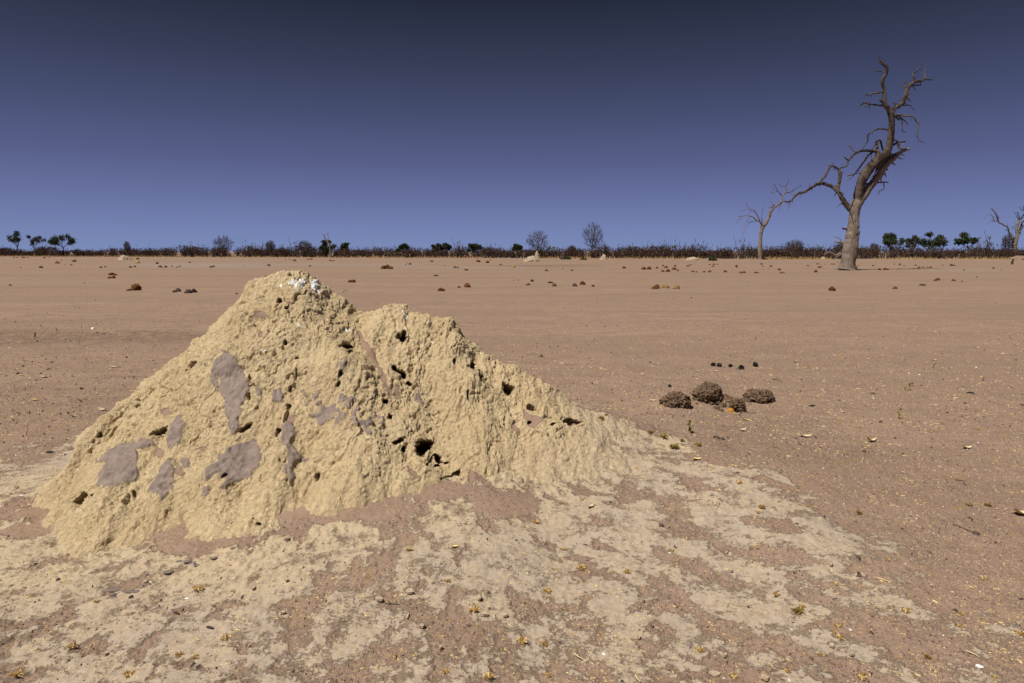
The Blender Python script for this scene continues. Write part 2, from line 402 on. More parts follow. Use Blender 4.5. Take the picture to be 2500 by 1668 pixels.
# keep the ground below the mound's skin where the mound stands proud
mh = mound_h(x, y); z = np.where(mh > z+.12, z-.05, z)
GRID.update(ys=ys, us=us, z=z.reshape(len(ys), nu), cr=cr.reshape(len(ys), nu), dr=dr.reshape(len(ys), nu))
g = np_obj('ground', np.stack([x, y, z], 1), Q, M_GROUND); tag(g, kind='structure')
def fattr(me, name, val):
    a = me.attributes.new(name, 'FLOAT', 'POINT'); a.data.foreach_set('value', np.asarray(val, np.float32))
dkn = np.clip(fbm2(x*4, y*6, 3)+.75, 0, 1)
wob = 3.0*fbm2(x*.06, y*.02, 3)
pan = np.zeros_like(x)
for a, b, c, d, s in ((330, 655, 643, 652, 1), (620, 1010, 643.5, 648, .8), (900, 1300, 651, 655, .9), (1180, 1320, 650, 653, .5), (2260, 2420, 655, 664, .5)):
    yc = np.abs(gv+wob*.6-(c+d)/2)/((d-c)/2)
    pan = np.maximum(pan, s*sstep(1.3, .5, yc)*sstep(a-60, a+40, gu)*sstep(b+60, b-40, gu))
damp = .6*sstep(1.3, .5, np.abs(gv+wob-650)/3.2)*sstep(1150, 1250, gu)*sstep(1520, 1380, gu)
damp = np.maximum(damp, .9*sstep(1.2, .3, np.abs(gv+6*fbm2(x*1.2, y*1.2, 3)-822)/20)*sstep(700, 420, gu)*dkn)
damp = np.maximum(damp, .35*sstep(1.2, .2, np.abs(gv+5*fbm2(x*1.2, y*1.2, 3)-965)/60)*sstep(460, 250, gu)*np.clip(fbm2(x*4, y*6, 3)+.45, 0, 1))
for n_, v_ in (('crust', cr), ('drift', dr), ('near', nr*(1-sstep(6, 7, y))*.8), ('pan', pan), ('damp', damp)): fattr(g.data, n_, v_)
# ------------------------------------------------------------------ main termite mound
mx = np.arange(-3.05, 1.15, .0044)
my = [3.1]
while my[-1] < 6.6: my.append(my[-1] + (.0043 if my[-1] < 5.08 else .022))
my = np.array(my)
X, Y = np.meshgrid(mx, my); Z = mound_h(X, Y); Gz = apron(X, Y)
base_n = np.stack([-np.gradient(Z, mx, axis=1), -np.gradient(Z, my, axis=0), np.ones_like(Z)], -1)
base_n /= np.linalg.norm(base_n, axis=2)[..., None]
U, Vv = project(X, Y, Z)
def poly_mask(L, soft=7):
    """signed distance to a polygon in photo pixels -> soft mask"""
    x0 = min(p[0] for p in L)-25; x1 = max(p[0] for p in L)+25; y0 = min(p[1] for p in L)-25; y1 = max(p[1] for p in L)+25
    m = np.zeros_like(U); sel = (U > x0) & (U < x1) & (Vv > y0) & (Vv < y1) & (Y < 5.15)
    pu = U[sel]; pv = Vv[sel]; dmin = np.full(pu.shape, 99.0); ins = np.zeros(pu.shape, bool)
    for i in range(len(L)):
        ax, ay = L[i]; bx, by = L[(i+1) % len(L)]
        t = np.clip(((pu-ax)*(bx-ax)+(pv-ay)*(by-ay))/max((bx-ax)**2+(by-ay)**2, 1e-6), 0, 1)
        dmin = np.minimum(dmin, np.hypot(pu-ax-t*(bx-ax), pv-ay-t*(by-ay)))
        cnd = (ay > pv) != (by > pv)
        ins ^= cnd & (pu < (bx-ax)*(pv-ay)/((by-ay) if by != ay else 1e-9)+ax)
    sd = np.where(ins, dmin, -dmin); m[sel] = np.clip(.5+sd/(2*soft), 0, 1)
    return m
def ell_mask(cu, cv, ru, rv, ang=0, w=.0, nz=None):
    a = math.radians(ang); du = U-cu; dv = Vv-cv
    p = (du*math.cos(a)+dv*math.sin(a))/ru; q = (-du*math.sin(a)+dv*math.cos(a))/rv
    d = np.hypot(p, q) + (0 if nz is None else nz)
    return np.where(Y < 5.15, 1-sstep(.55, 1.15, d), 0)
GREY = [[(551,862),(574,870),(589,895),(604,928),(608,951),(597,982),(589,997),(592,1010),(587,1037),(575,1066),(563,1060),(557,1019),(552,990),(541,965),(535,945),(540,925),(530,910),(530,885),(545,870)],
 [(530,890),(540,905),(528,925),(535,955),(524,950),(514,925),(518,905)],
 [(319,1084),(378,1075),(381,1093),(334,1099),(337,1147),(331,1171),(298,1177),(268,1188),(229,1185),(235,1171),(247,1156),(259,1129),(232,1126),(268,1105),(298,1090)],
 [(420,1123),(429,1159),(417,1180),(423,1197),(396,1224),(384,1206),(363,1200),(375,1174),(393,1141)],
 [(441,1007),(450,1037),(441,1075),(417,1099),(411,1078),(429,1040)],[(446,1124),(462,1122),(464,1138),(448,1142)],
 [(617,1072),(637,1090),(632,1123),(611,1156),(572,1174),(554,1197),(536,1191),(551,1171),(530,1153),(506,1159),(494,1171),(500,1147),(551,1102),(596,1078)],[(489,1185),(506,1185),(506,1212),(492,1212)],
 [(710,1033),(722,1060),(707,1089),(728,1098),(752,1119),(719,1119),(719,1155),(710,1191),(701,1149),(698,1107),(686,1074),(692,1045)],
 [(778,985),(808,997),(800,1020),(778,1040),(766,1015)],[(665,946),(681,949),(691,980),(660,982)],[(626,945),(634,948),(634,965),(626,968)],
 [(690,1130),(700,1130),(700,1155),(690,1150)],[(1012,960),(1026,962),(1028,985),(1016,985)]]
SPOT = [[(850,1000),(898,1003),(937,1018),(954,1054),(951,1080),(934,1086),(910,1064),(880,1050),(850,1040)],[(740,950),(800,950),(870,970),(900,990),(860,1020),(800,1030),(750,1010)],[(820,890),(850,885),(850,930),(830,930)],[(1010,930),(1030,930),(1035,990),(1010,1000)]]
SANDP = [[(868,805),(885,815),(890,835),(915,865),(930,900),(945,950),(958,965),(950,970),(930,935),(915,900),(895,865),(878,840)],[(622,760),(640,755),(650,768),(635,775),(605,780),(620,768)],[(699,1020),(722,1010),(715,1030),(702,1040)],[(632,812),(643,812),(642,822),(630,822)],[(388,1000),(410,990),(412,1005),(395,1012)],[(1300,1010),(1330,1025),(1310,1050),(1285,1035),(1275,1000)],[(1255,1030),(1270,1050),(1262,1060),(1250,1045)],[(380,1095),(400,1100),(395,1125),(378,1120)],[(430,1125),(452,1150),(440,1160),(428,1150)],[(480,1100),(500,1090),(495,1102)],[(1000,1140),(1030,1165),(1015,1170),(995,1150)],[(1150,1150),(1175,1170),(1160,1190),(1140,1170)],[(380,1060),(395,1050),(395,1070)],[(960,940),(975,950),(975,975),(962,975)]]
WHITE = [[(700,690),(715,688),(728,700),(727,715),(722,712),(712,700)],[(700,688),(745,694),(740,702),(710,700)],[(755,690),(768,688),(775,705),(770,712),(758,702)],[(762,714),(770,718),(768,722)],[(780,706),(786,710),(782,714)],[(982,757),(990,762),(997,775),(990,774)],[(775,748),(790,755),(782,756)],[(842,802),(853,805),(850,809)],[(725,793),(735,793),(728,799)],[(1048,821),(1060,832),(1057,832)],[(683,697),(692,694),(690,700)],[(728,680),(740,690),(735,696)],[(636,852),(650,856),(645,862)],[(1176,850),(1186,850),(1180,855)]]
warpu = 8*perlin3(X*16, Y*16, Z*16)+2.5*perlin3(X*40, Y*40, Z*40); warpv = 8*perlin3(X*16+9, Y*16, Z*16)+2.5*perlin3(X*40, Y*40+5, Z*40)
U0, V0 = U, Vv; U = U+warpu; Vv = Vv+warpv
grey = np.zeros_like(U)
for L in GREY: grey = np.maximum(grey, poly_mask(L))
sp = np.zeros_like(U)
for L in SPOT: sp = np.maximum(sp, poly_mask(L, 16))
spots = sstep(.0, .25, perlin3(X*21, Y*21, Z*12))
grey = np.maximum(grey, sp*spots*1.0)
sand = np.zeros_like(U)
for L in SANDP: sand = np.maximum(sand, poly_mask(L, 5))
white = np.zeros_like(U)
for L in WHITE: white = np.maximum(white, poly_mask(L, 4))
U, Vv = U0, V0
white = np.clip(white*1.15*(sstep(-.35, .1, perlin3(X*60, Y*60, Z*60))*.5+.5), 0, 1)
# surface relief
fl = Z*1.0
amp = (sstep(-.04, .18, Z-Gz)*.75+.25)*np.where(X > .1, 1-.55*sstep(.1, .8, X), 1)
big = .045*fbm3(X*2.6, Y*2.6, Z*2.6, 2)
run = .027*(.30-np.abs(fbm3(X*6.5+.45*perlin3(X*3, Y*3, Z*3)+9, Y*1.6, Z*1.6, 3, .55))) + .014*fbm3(X*14, Y*6, Z*3.5, 3)          # erosion runnels down the slope
wxx = X+.04*perlin3(X*13, Y*13, Z*13); wzz = Z+.04*perlin3(X*13+7, Y*13, Z*13)
w1, w2 = worley3(wxx*18, Y*18, wzz*11, 1); knob = .015*(1-np.clip(w1*1.35, 0, 1)) - .010*(1-sstep(0, .13, w2-w1))
qx = X+.018*perlin3(X*30, Y*30, Z*30); qz = Z+.018*perlin3(X*30+7, Y*30, Z*30)
w3, w4 = worley3(qx*44, Y*44, qz*28, 2); knob2 = .011*(1-np.clip(w3*1.25, 0, 1)) - .006*(1-sstep(0, .18, w4-w3))
mod = np.clip(.62+1.5*fbm3(X*3.1+4, Y*3.1, Z*3.1, 2), .18, 1.5)
cre = -np.abs(fbm3(X*7+.3*perlin3(X*9, Y*9, Z*9), Y*7, Z*3.2, 3))
crease = -.024*sstep(-.07, 0, cre)*np.clip(perlin3(X*2.3+9, Y*2.3, Z*2.3)+.30, 0, 1)*1.3
fine = .0060*perlin3(X*95, Y*95, Z*75) + .010*fbm3(X*40, Y*40, Z*24, 3, .65)
def ledge(L_, K, sx, sz, seed, k2=1.0):
    q_ = (X*sx - Z*sz + Y*.25)/L_ + K*fbm3(X*k2/L_*.33+seed, Y*k2/L_*.33, Z*k2/L_*.22, 3, .55)
    f_ = q_-np.floor(q_); return np.where(f_ < .78, f_/.78, (1-f_)/.22)-.5
left = sstep(-.2, -1.2, X)
big2 = .011*fbm3(X*6, Y*6, Z*4, 2)
scal = big2 + .0100*ledge(.075, 1.9, .75, .55, 3)*np.clip(.5+1.4*perlin3(X*5, Y*5, Z*5), .1, 1.3) + .0072*ledge(.034, 1.7, .8, .5, 8)*np.clip(.6+1.3*perlin3(X*7+5, Y*7, Z*7), .15, 1.3)
smoothm = np.clip(np.maximum(grey*.82, sand), 0, 1)
smoothm = np.where(sp*spots > .3, smoothm*.6, smoothm)
disp = big + run*(1-.7*smoothm) + ((knob*.26+knob2*.26)*mod + scal*.95 + crease + fine*.5)*(1-smoothm)*amp*1.25 + .012*sstep(.3, .7, grey)+.016*grey*fbm3(X*11, Y*11, Z*8, 3) - .004*sand
P = np.stack([X, Y, Z], -1) + base_n*disp[..., None]
# termite holes, gullies and cracks: pushed in along the slope
HOLES = [(680,733,6,7,0,.16),(699,755,4,4,0,.1),(696,838,4,6,0,.14),(844,848,14,5,8,.16),(853,862,5,6,0,.1),(984,825,7,13,10,.16),(972,822,6,8,0,.1),(961,905,7,9,0,.18),(985,918,7,6,0,.14),(972,912,14,4,20,.1),(997,940,8,4,25,.12),(1158,890,6,12,20,.10),(1166,907,8,5,40,.14),(1178,926,6,13,-38,.18),(1232,937,6,4,0,.1),(1244,950,7,14,-35,.2),(1400,1030,19,10,22,.24),(1031,1094,12,17,0,.26),(1044,1083,13,9,0,.26),(1071,1120,6,13,-32,.2),(1066,1137,6,4,0,.1),(1097,1172,14,10,0,.26),(1113,1168,10,13,0,.26),(986,1096,8,7,0,.18),(771,1164,5,12,0,.18),(680,1060,5,11,25,.18),(704,990,5,8,0,.16),(722,915,2.2,15,8,.08),(707,950,3,6,10,.08),(700,1020,3,15,15,.10),(393,1060,17,8,-35,.22),(375,1066,8,5,-20,.12),(190,1222,8,21,32,.22),(222,1210,8,7,-30,.16),(328,1207,4,11,0,.16),(831,914,7,4,-40,.14),(825,934,4,6,30,.12),(600,1050,17,3.5,-28,.12),(468,894,14,4,-48,.14),(939,985,9,6,-20,.14),(952,1020,5,6,0,.12),(242,1068,8,5,-40,.08),(506,829,6,3,-40,.1),(723,870,4,2.5,0,.06),(673,862,3,2.5,0,.06),(611,930,3,10,0,.06),(608,968,4,9,15,.06),(1300,995,14,5,25,.06),(1352,1040,6,5,0,.05),(1292,1033,6,4,0,.06),(1145,960,3,10,-5,.06),(1110,880,4,9,10,.07),(1090,1130,6,3,0,.06),(975,1075,14,4,-25,.1),(635,1165,3,12,0,.06),(548,1160,8,3,-20,.05),(615,1275,3,14,5,.07),(630,1280,5,6,0,.06)]
hn = .55*perlin3(X*34, Y*34, Z*34)+.4*perlin3(X*75, Y*75, Z*75)
for (a, b, c, d, e_, dep) in HOLES:
    sel = (np.abs(U-a) < 50) & (np.abs(Vv-b) < 50)
    if not sel.any(): continue
    w = ell_mask(a, b, c*(1.22 if max(c, d) > 11 else 1.0), d*(1.22 if max(c, d) > 11 else 1.0), e_, nz=hn*min(1, 7/max(c, d)+.15))
    P += w[..., None]*dep*(np.array([-.10, .84, .0])-.36*base_n)
# broken plug standing inside the large hole
w = ell_mask(1046, 1104, 9, 11, 0, nz=hn*.5); P += w[..., None]*np.array([0, -.13, 0])
white = white*(Y < 5.2)
keep = (Z > Gz-.13)
nx = len(mx); ny = len(my); idx = np.arange(nx*ny).reshape(ny, nx)
kq = keep[:-1, :-1] & keep[1:, :-1] & keep[:-1, 1:] & keep[1:, 1:]
Q = np.stack([idx[:-1, :-1], idx[:-1, 1:], idx[1:, 1:], idx[1:, :-1]], -1)[kq]
used = np.unique(Q); remap = np.full(nx*ny, -1); remap[used] = np.arange(len(used))
mo = np_obj('termite_mound', P.reshape(-1, 3)[used], remap[Q], M_MOUND)
tag(mo, 'large cream-yellow termite mound with two peaks, dark holes and grey mud patches, in the foreground', 'termite mound')
foot = sstep(.16, .0, Z-Gz+.05*fbm3(X*8, Y*8, Z*8, 3))*sstep(-.3, .5, X)
for n_, v_ in (('grey', grey), ('sand', sand), ('white', white), ('foot', foot)): fattr(mo.data, n_, v_.ravel()[used])
# ------------------------------------------------------------------ dead trees traced as branching limbs
def tree_from_chains(name, label, chains, x0, y0, sc, depth, mats, sides=8, rmin=.012, groups=None, base_z=None, wig=1.0, seed=1):
    """chains: (part index, material index, [(zx, zy, radius)...]) drawn on an enlarged detail of the photo, lifted to real limbs at real size"""
    R = random.Random(seed)
    kpx = depth/F/sc
    done = []      # (u, v, depth)
    b0 = at_depth(x0+chains[0][2][0][0]/sc, y0+chains[0][2][0][1]/sc, depth)
    root = empty(name, (b0[0], b0[1], b0[2])); tag(root, label, 'tree')
    parts = {}
    partpts = {}
    for ci, (part, mi, pts) in enumerate(chains):
        u0, v0 = pts[0][:2]
        if part and part in partpts and min(math.hypot(a-u0, b-v0) for a, b in partpts[part]) > 7: part = 100+ci
        for (a0, b0_, _), (a1, b1_, _) in zip(pts[:-1], pts[1:]):
            for t_ in range(11): partpts.setdefault(part, []).append((a0+(a1-a0)*t_/10, b0_+(b1_-b0_)*t_/10))
        if done:
            q = min(done, key=lambda d: (d[0]-u0)**2+(d[1]-v0)**2); D = q[2]
        else: D = depth
        dr = R.uniform(-.55, .55) if done else .06
        # catmull-rom resample with small crooks
        out = []; n = len(pts); L = 0
        for i in range(n-1):
            p0, p1, p2, p3 = pts[max(i-1, 0)], pts[i], pts[i+1], pts[min(i+2, n-1)]
            seg = math.hypot(p2[0]-p1[0], p2[1]-p1[1]); m = max(2, int(seg/9))
            for j in range(m):
                t = j/m
                c = [.5*((2*p1[k])+(-p0[k]+p2[k])*t+(2*p0[k]-5*p1[k]+4*p2[k]-p3[k])*t*t+(-p0[k]+3*p1[k]-3*p2[k]+p3[k])*t**3) for k in range(3)]
                c = [.45*c[k]+.55*(p1[k]+(p2[k]-p1[k])*t) for k in range(3)]
                r = max(c[2], .4)
                jj = min(2.4, .10*r+.9)*wig if (i or j) else 0
                out.append((c[0]+R.uniform(-jj, jj), c[1]+R.uniform(-jj, jj), r*(1+R.uniform(-.03, .04)), L+seg*t))
            L += seg
        out.append((pts[-1][0], pts[-1][1], max(pts[-1][2]*.6, .3), L))
        W = []
        for (a, b, r, l) in out:
            dd = D + dr*l*kpx + .25*kpx*14*math.sin(l*.03+part % 7)*(1 if done else 0)
            p = at_depth(x0+a/sc, y0+b/sc, dd); W.append((p[0], p[1], p[2], max(r*kpx, rmin)))
            done_pt = (a, b, dd); 
            out_d = done_pt; W_d = out_d
            parts.setdefault('_d', []).append(done_pt)
        done += parts.pop('_d')
        W = [(p[0]-b0[0], p[1]-b0[1], p[2]-b0[2], p[3]) for p in W]
        if part not in parts: parts[part] = MB()
        big = max(p[2] for p in pts)*kpx
        i0 = len(parts[part].v); parts[part].tube(W, 22 if big > .3 else (11 if big > .12 else 6), mi, .0 if big > .12 else .07)
        if big > .12:
            vv = parts[part].v[i0:]; A = np.array([v[:] for v in vv]); nn = fbm3(A[:, 0]*2.3+part, A[:, 1]*2.3, A[:, 2]*.55, 3)*.16 + fbm3(A[:, 0]*7, A[:, 1]*7, A[:, 2]*1.6, 2)*.06
            cen = [];
            ns = 22 if big > .3 else 11
            for q_ in range(len(vv)):
                ring = q_//ns; c_ = Vector(W[min(ring, len(W)-1)][:3]) if q_ < ns*len(W) else vv[q_]
                parts[part].v[i0+q_] = c_ + (vv[q_]-c_)*(1+float(nn[q_]))
        # stubby side twigs that break the outline
        if big < .35:
            for _ in range(int(L*kpx*2.4)):
                q = R.choice(W); 
                if q[3] < .03: continue
                d = Vector((R.gauss(0, 1), R.gauss(0, .6), R.gauss(0, 1))).normalized(); l = min(q[3], .2)*R.uniform(1.8, 5.5)+.08
                a = Vector(q[:3]); parts[part].tube([(*a, q[3]*.35), (*(a+d*l*.6), q[3]*.25), (*(a+d*l+Vector((0, 0, R.uniform(-.3, .3)*l))), q[3]*.1)], 4, mi)
    for pk, mb in parts.items():
        mb.obj('trunk' if pk == 0 else 'branch', mats, root)
    return root
T1 = [(0,0,[(785,1516,66),(788,1500,54),(796,1470,46),(803,1430,43),(817,1350,42),(829,1270,39),(836,1190,34),(840,1140,31),(845,1100,32),(857,1060,34),(866,1035,28)]),
 (0,0,[(780,1480,30),(745,1500,16),(712,1514,5)]),(0,0,[(800,1490,30),(835,1500,26),(856,1512,12)]),
 (0,1,[(852,1080,28),(868,1000,29),(885,940,27),(915,870,30),(960,810,31),(1010,770,34),(1048,740,28),(1075,690,22),(1085,630,21),(1090,570,19),(1092,510,17),(1088,470,19),(1070,430,17),(1045,400,13),(1042,350,11),(1042,300,11),(1030,255,10),(1035,225,11),(1055,195,9),(1058,150,10),(1035,125,8),(1015,105,5),(1008,62,2)]),
 (1,0,[(868,1065,28),(905,1010,27),(940,960,25),(985,905,23),(1020,860,24),(1040,815,22),(1080,780,20),(1120,745,17),(1160,715,12),(1215,695,7)]),
 (2,1,[(1086,475,14),(1108,428,13),(1160,395,13),(1180,350,12),(1195,300,13),(1215,268,12),(1250,245,10),(1290,243,8),(1315,230,6),(1365,236,3)]),
 (2,1,[(1250,245,8),(1240,215,7),(1228,192,5),(1260,175,4),(1280,145,3),(1303,120,1.5)]),(2,1,[(1318,230,5),(1312,180,4),(1328,127,2)]),
 (2,1,[(1215,275,7),(1250,270,5),(1283,270,4),(1285,255,3)]),(2,1,[(1200,262,4),(1185,245,3),(1160,275,2)]),(2,1,[(1235,285,3),(1246,290,3),(1255,308,1.5)]),
 (2,1,[(1170,405,5),(1215,405,3),(1235,430,2),(1256,443,1.5)]),
 (3,1,[(1098,475,9),(1150,470,6),(1180,480,5),(1228,475,5),(1255,510,4),(1277,535,4),(1265,575,3),(1262,605,4),(1275,640,3),(1305,657,1.5)]),
 (3,1,[(1140,480,5),(1160,510,4),(1163,560,3.5),(1160,575,3),(1190,590,2)]),(3,1,[(1150,485,4),(1180,510,3),(1203,537,2)]),(3,1,[(1120,482,8),(1138,500,6),(1140,508,3)]),
 (4,1,[(1042,312,6),(1000,322,5),(960,325,5),(935,340,4),(910,328,2)]),
 (5,1,[(1042,410,7),(985,402,5),(940,397,6),(910,385,6),(890,400,4),(863,417,3)]),(5,1,[(940,397,4),(912,418,2)]),
 (6,1,[(1040,390,8),(1020,375,8),(1006,368,6)]),(7,1,[(1052,185,4),(1030,180,3),(978,177,3)]),(7,1,[(1040,130,6),(1020,125,4),(998,118,2)]),
 (8,1,[(1080,572,7),(1030,563,5),(990,565,5),(960,585,4),(930,605,4),(933,640,4),(912,670,3),(900,695,3)]),
 (9,1,[(1000,775,18),(995,720,14),(988,680,9),(990,645,7),(1015,640,6),(1025,680,6),(1042,725,6)]),
 (10,1,[(1000,712,10),(970,712,9),(900,708,9),(860,720,8),(825,745,7),(800,775,6),(795,805,5),(770,822,4),(740,828,3)]),
 (10,1,[(845,720,5),(820,690,4),(795,668,3)]),(10,1,[(800,775,5),(770,750,3)]),
 (10,1,[(970,715,7),(935,740,7),(900,790,6),(870,830,5),(840,868,4),(815,872,4),(790,882,3)]),(10,1,[(850,865,3),(905,855,3)]),(10,1,[(840,870,3),(820,895,3),(803,903,2)]),
 (11,1,[(1085,670,9),(1105,668,7),(1140,652,6),(1185,650,5)]),(11,1,[(1095,650,7),(1115,635,7),(1140,660,5),(1147,700,6),(1150,718,6)]),(11,1,[(1060,755,9),(1100,735,6),(1125,745,6)]),
 (12,1,[(985,925,6),(1030,920,4),(1073,922,3)]),(12,1,[(1038,922,4),(1040,965,3),(1010,980,3),(1002,1003,2)]),(12,1,[(1035,850,6),(1048,865,4),(1055,890,2)]),(12,1,[(1085,790,5),(1122,806,2)]),(12,1,[(1150,725,4),(1165,738,3),(1180,748,1.5)]),(12,1,[(1052,820,6),(1068,842,3)]),
 (12,1,[(915,935,6),(950,925,5),(985,915,4)]),(12,1,[(1000,820,9),(985,850,7),(970,880,5),(945,890,3)]),
 (13,1,[(825,1112,17),(800,1090,18),(770,1050,16),(750,1010,15),(730,985,14),(700,955,11),(660,938,11),(620,930,10),(590,935,10),(550,960,9),(510,985,8),(470,995,8),(440,1015,8),(420,1045,7),(390,1055,6),(365,1050,4)]),
 (13,1,[(728,980,13),(738,925,11),(745,870,11),(730,830,8),(700,815,7),(680,815,7),(660,850,7),(640,890,7),(610,920,7),(590,935,7)]),(13,1,[(404,1052,3),(402,1075,2),(402,1105,1)]),(13,1,[(715,830,4),(700,840,2.5)]),
 (14,1,[(800,1235,8),(775,1235,6),(757,1232,4)]),(15,1,[(865,990,4),(845,978,2)])]
D1 = hits([(1780+783/2.75, 110+1512/2.75)])[0][1]
tree_from_chains('dead_tree', 'tall leaning dead tree with thick pale trunk and long arching left limb', T1, 1780, 110, 2.75, D1, [M_WOOD, M_BARK], seed=3)
T2 = [(0,0,[(418,1322,36),(420,1290,30),(420,1200,26),(425,1080,23),(437,950,21),(460,860,25),(500,820,22),(535,760,20),(560,670,19),(610,600,16),(670,560,14),(725,510,13),(728,450,8),(750,410,8),(790,370,7),(770,320,6),(735,305,5),(700,300,4),(682,258,3)]),
 (1,1,[(775,310,5),(800,260,3),(815,210,2)]),(1,1,[(765,402,5),(850,385,4),(920,335,4),(970,305,3),(995,305,2)]),(1,1,[(975,305,2.5),(975,285,2)]),(1,1,[(850,385,3),(880,345,2)]),
 (2,1,[(728,440,7),(690,400,5),(655,355,4),(640,320,3),(612,270,2)]),(2,1,[(655,375,3),(590,400,2.5),(565,378,1.5)]),(2,1,[(640,335,3),(600,355,2),(590,300,1.5)]),
 (3,0,[(455,860,14),(445,835,12),(420,790,9),(370,775,8),(330,730,6),(280,715,5),(230,705,4),(160,725,4),(120,715,2)]),(3,0,[(165,730,3),(130,780,3),(65,840,2)]),
 (3,0,[(365,782,4),(280,800,4),(235,850,4),(220,900,3),(185,970,2),(177,1025,1)]),(3,0,[(290,720,3),(250,780,3),(205,830,3),(175,880,1.5)]),(3,0,[(250,710,3),(240,760,2),(232,780,1.5)]),
 (4,0,[(420,790,9),(385,700,7),(345,650,6),(300,620,4),(265,605,4),(240,560,3),(225,530,2)]),(4,0,[(280,615,3),(200,635,3),(120,660,2)]),(4,0,[(300,630,3),(270,690,2)]),(4,0,[(360,655,2),(340,600,1.5)]),
 (5,0,[(450,820,5),(445,740,3),(455,660,3),(468,580,2)]),(5,0,[(465,830,4),(460,750,2)]),
 (6,1,[(545,740,12),(565,712,10),(568,705,8)]),(6,1,[(610,600,6),(570,590,3),(530,610,2)]),(6,1,[(620,590,6),(610,560,6),(590,562,4)]),(6,1,[(590,560,2),(570,470,1)]),(6,1,[(580,620,6),(590,570,3)]),
 (7,1,[(720,530,5),(700,580,4),(690,600,3),(685,650,2)]),
 (8,1,[(440,1270,12),(480,1290,9),(530,1308,7),(580,1320,4)]),(8,1,[(400,1290,12),(375,1250,8),(380,1215,5)]),(8,0,[(395,1310,12),(385,1260,9)]),(8,1,[(445,1290,9),(500,1315,5),(560,1325,4)])]
D2 = hits([(1780+418/5.6, 400+1310/5.6)])[0][1]
tree_from_chains('dead_tree', 'slender pale dead tree arching right, with thin drooping twigs on its left', T2, 1780, 400, 5.6, D2, [M_PALEWOOD, M_BARK], seed=5, rmin=.03)
T3 = [(0,0,[(835,1320,60),(838,1260,46),(840,1150,42),(850,1020,42),(880,920,38),(905,830,32),(895,760,28),(885,680,26),(905,600,25),(935,520,22),(965,480,14)]),
 (1,0,[(835,1000,18),(800,920,18),(760,840,16),(720,740,14),(705,660,14),(670,635,13),(610,605,13),(560,575,12),(510,555,12),(490,500,14),(470,420,12),(430,340,10),(390,290,8),(345,240,7),(330,262,4)]),
 (1,0,[(485,525,8),(400,525,7),(355,540,4)]),(1,0,[(415,520,6),(380,430,6),(330,385,5),(290,385,4),(240,415,5),(215,470,3)]),(1,0,[(390,520,5),(365,480,4),(320,465,3)]),(1,0,[(370,520,3),(305,515,2),(298,590,1)]),
 (1,0,[(440,345,5),(470,290,4),(510,255,2)]),(1,0,[(500,490,5),(515,450,4),(520,420,4)]),(1,0,[(620,605,5),(600,560,3),(555,530,2)]),(1,0,[(692,640,3),(692,570,2)]),(1,0,[(385,290,3),(360,325,2)]),
 (2,1,[(945,510,12),(942,420,9),(910,340,7),(920,320,3)]),(2,1,[(930,500,8),(895,420,6),(860,360,4),(820,300,3)]),
 (3,1,[(965,500,14),(1010,430,12),(1050,370,10),(1100,300,8),(1120,200,6),(1180,120,4)]),(3,1,[(1060,330,7),(1045,290,6),(990,280,5),(950,220,4)]),(3,1,[(1035,285,6),(1025,195,5)]),(3,1,[(1100,300,6),(1180,260,5),(1240,180,3)]),
 (4,1,[(910,820,28),(945,740,22),(985,640,18),(1000,560,15),(1050,510,9),(1120,440,7),(1200,400,5),(1260,330,3)]),(4,1,[(985,640,8),(1040,640,6),(1110,680,4)]),(4,1,[(1040,520,6),(1100,600,4),(1120,690,2)]),(4,1,[(990,660,6),(1000,720,4)]),
 (5,1,[(890,650,6),(810,640,5),(770,655,4)]),(5,1,[(885,665,5),(800,680,4),(745,715,2.5)]),(5,1,[(930,820,5),(960,785,4),(985,778,2)]),(5,1,[(870,700,4),(860,780,3)]),(5,0,[(900,600,12),(870,580,9),(850,570,6)]),
 (6,0,[(850,1260,14),(880,1230,9),(870,1180,6)]),(6,0,[(860,1330,10),(930,1330,7),(970,1290,5),(950,1220,4)])]
D3 = hits([(2380+835/8.71, 480+1316/8.71)])[0][1]
tree_from_chains('dead_tree', 'gnarled dead tree at the right edge of the picture', T3, 2380, 480, 8.71, D3, [M_PALEWOOD, M_BARK], seed=9, rmin=.03)
T4 = [(0,0,[(690,330,8),(682,250,6),(672,210,5),(660,178,5),(640,158,4),(625,130,3),(618,115,2)]),(1,0,[(660,178,4),(668,140,3),(660,120,2.5),(668,96,2)]),(1,0,[(628,135,4),(632,115,3)]),(2,0,[(675,215,6),(695,195,4),(690,180,3)]),(2,0,[(700,330,8),(712,290,6),(715,270,4)])]
tree_from_chains('dead_tree', 'thin bare snag with two curling tips rising above the left bush belt', T4, 620, 540, 3.672, hits([(808,629.5)])[0][1], [M_PALEWOOD, M_BARK], seed=2, rmin=.045)
T5 = [(0,0,[(560,1300,30),(545,1200,24),(520,1130,20),(485,1105,14),(440,1105,10),(392,1095,5)]),(1,0,[(495,1105,9),(485,1070,7),(455,1050,5),(420,1040,4),(380,1022,2)]),(1,0,[(420,1100,5),(428,1085,3)])]
tree_from_chains('dead_tree', 'bleached dead snag half hidden behind the foot of the tall dead tree', T5, 1960, 380, 5.225, D2*1.02, [M_PALEWOOD, M_BARK], seed=2, rmin=.05)
T6 = [(0,0,[(275,1265,6),(310,1240,9),(350,1235,10),(385,1260,12),(420,1275,14),(470,1250,12),(520,1240,12),(580,1250,10)]),(1,0,[(400,1315,8),(440,1290,8),(480,1265,8),(530,1262,6)]),(1,0,[(420,1275,9),(400,1300,7),(385,1320,5)])]
r_ = tree_from_chains('fallen_branch', 'pale curved fallen branch beside the foot of the tall dead tree', T6, 1960, 380, 5.225, D2*.98, [M_PALEWOOD], seed=4, rmin=.05); r_['category'] = 'branch'
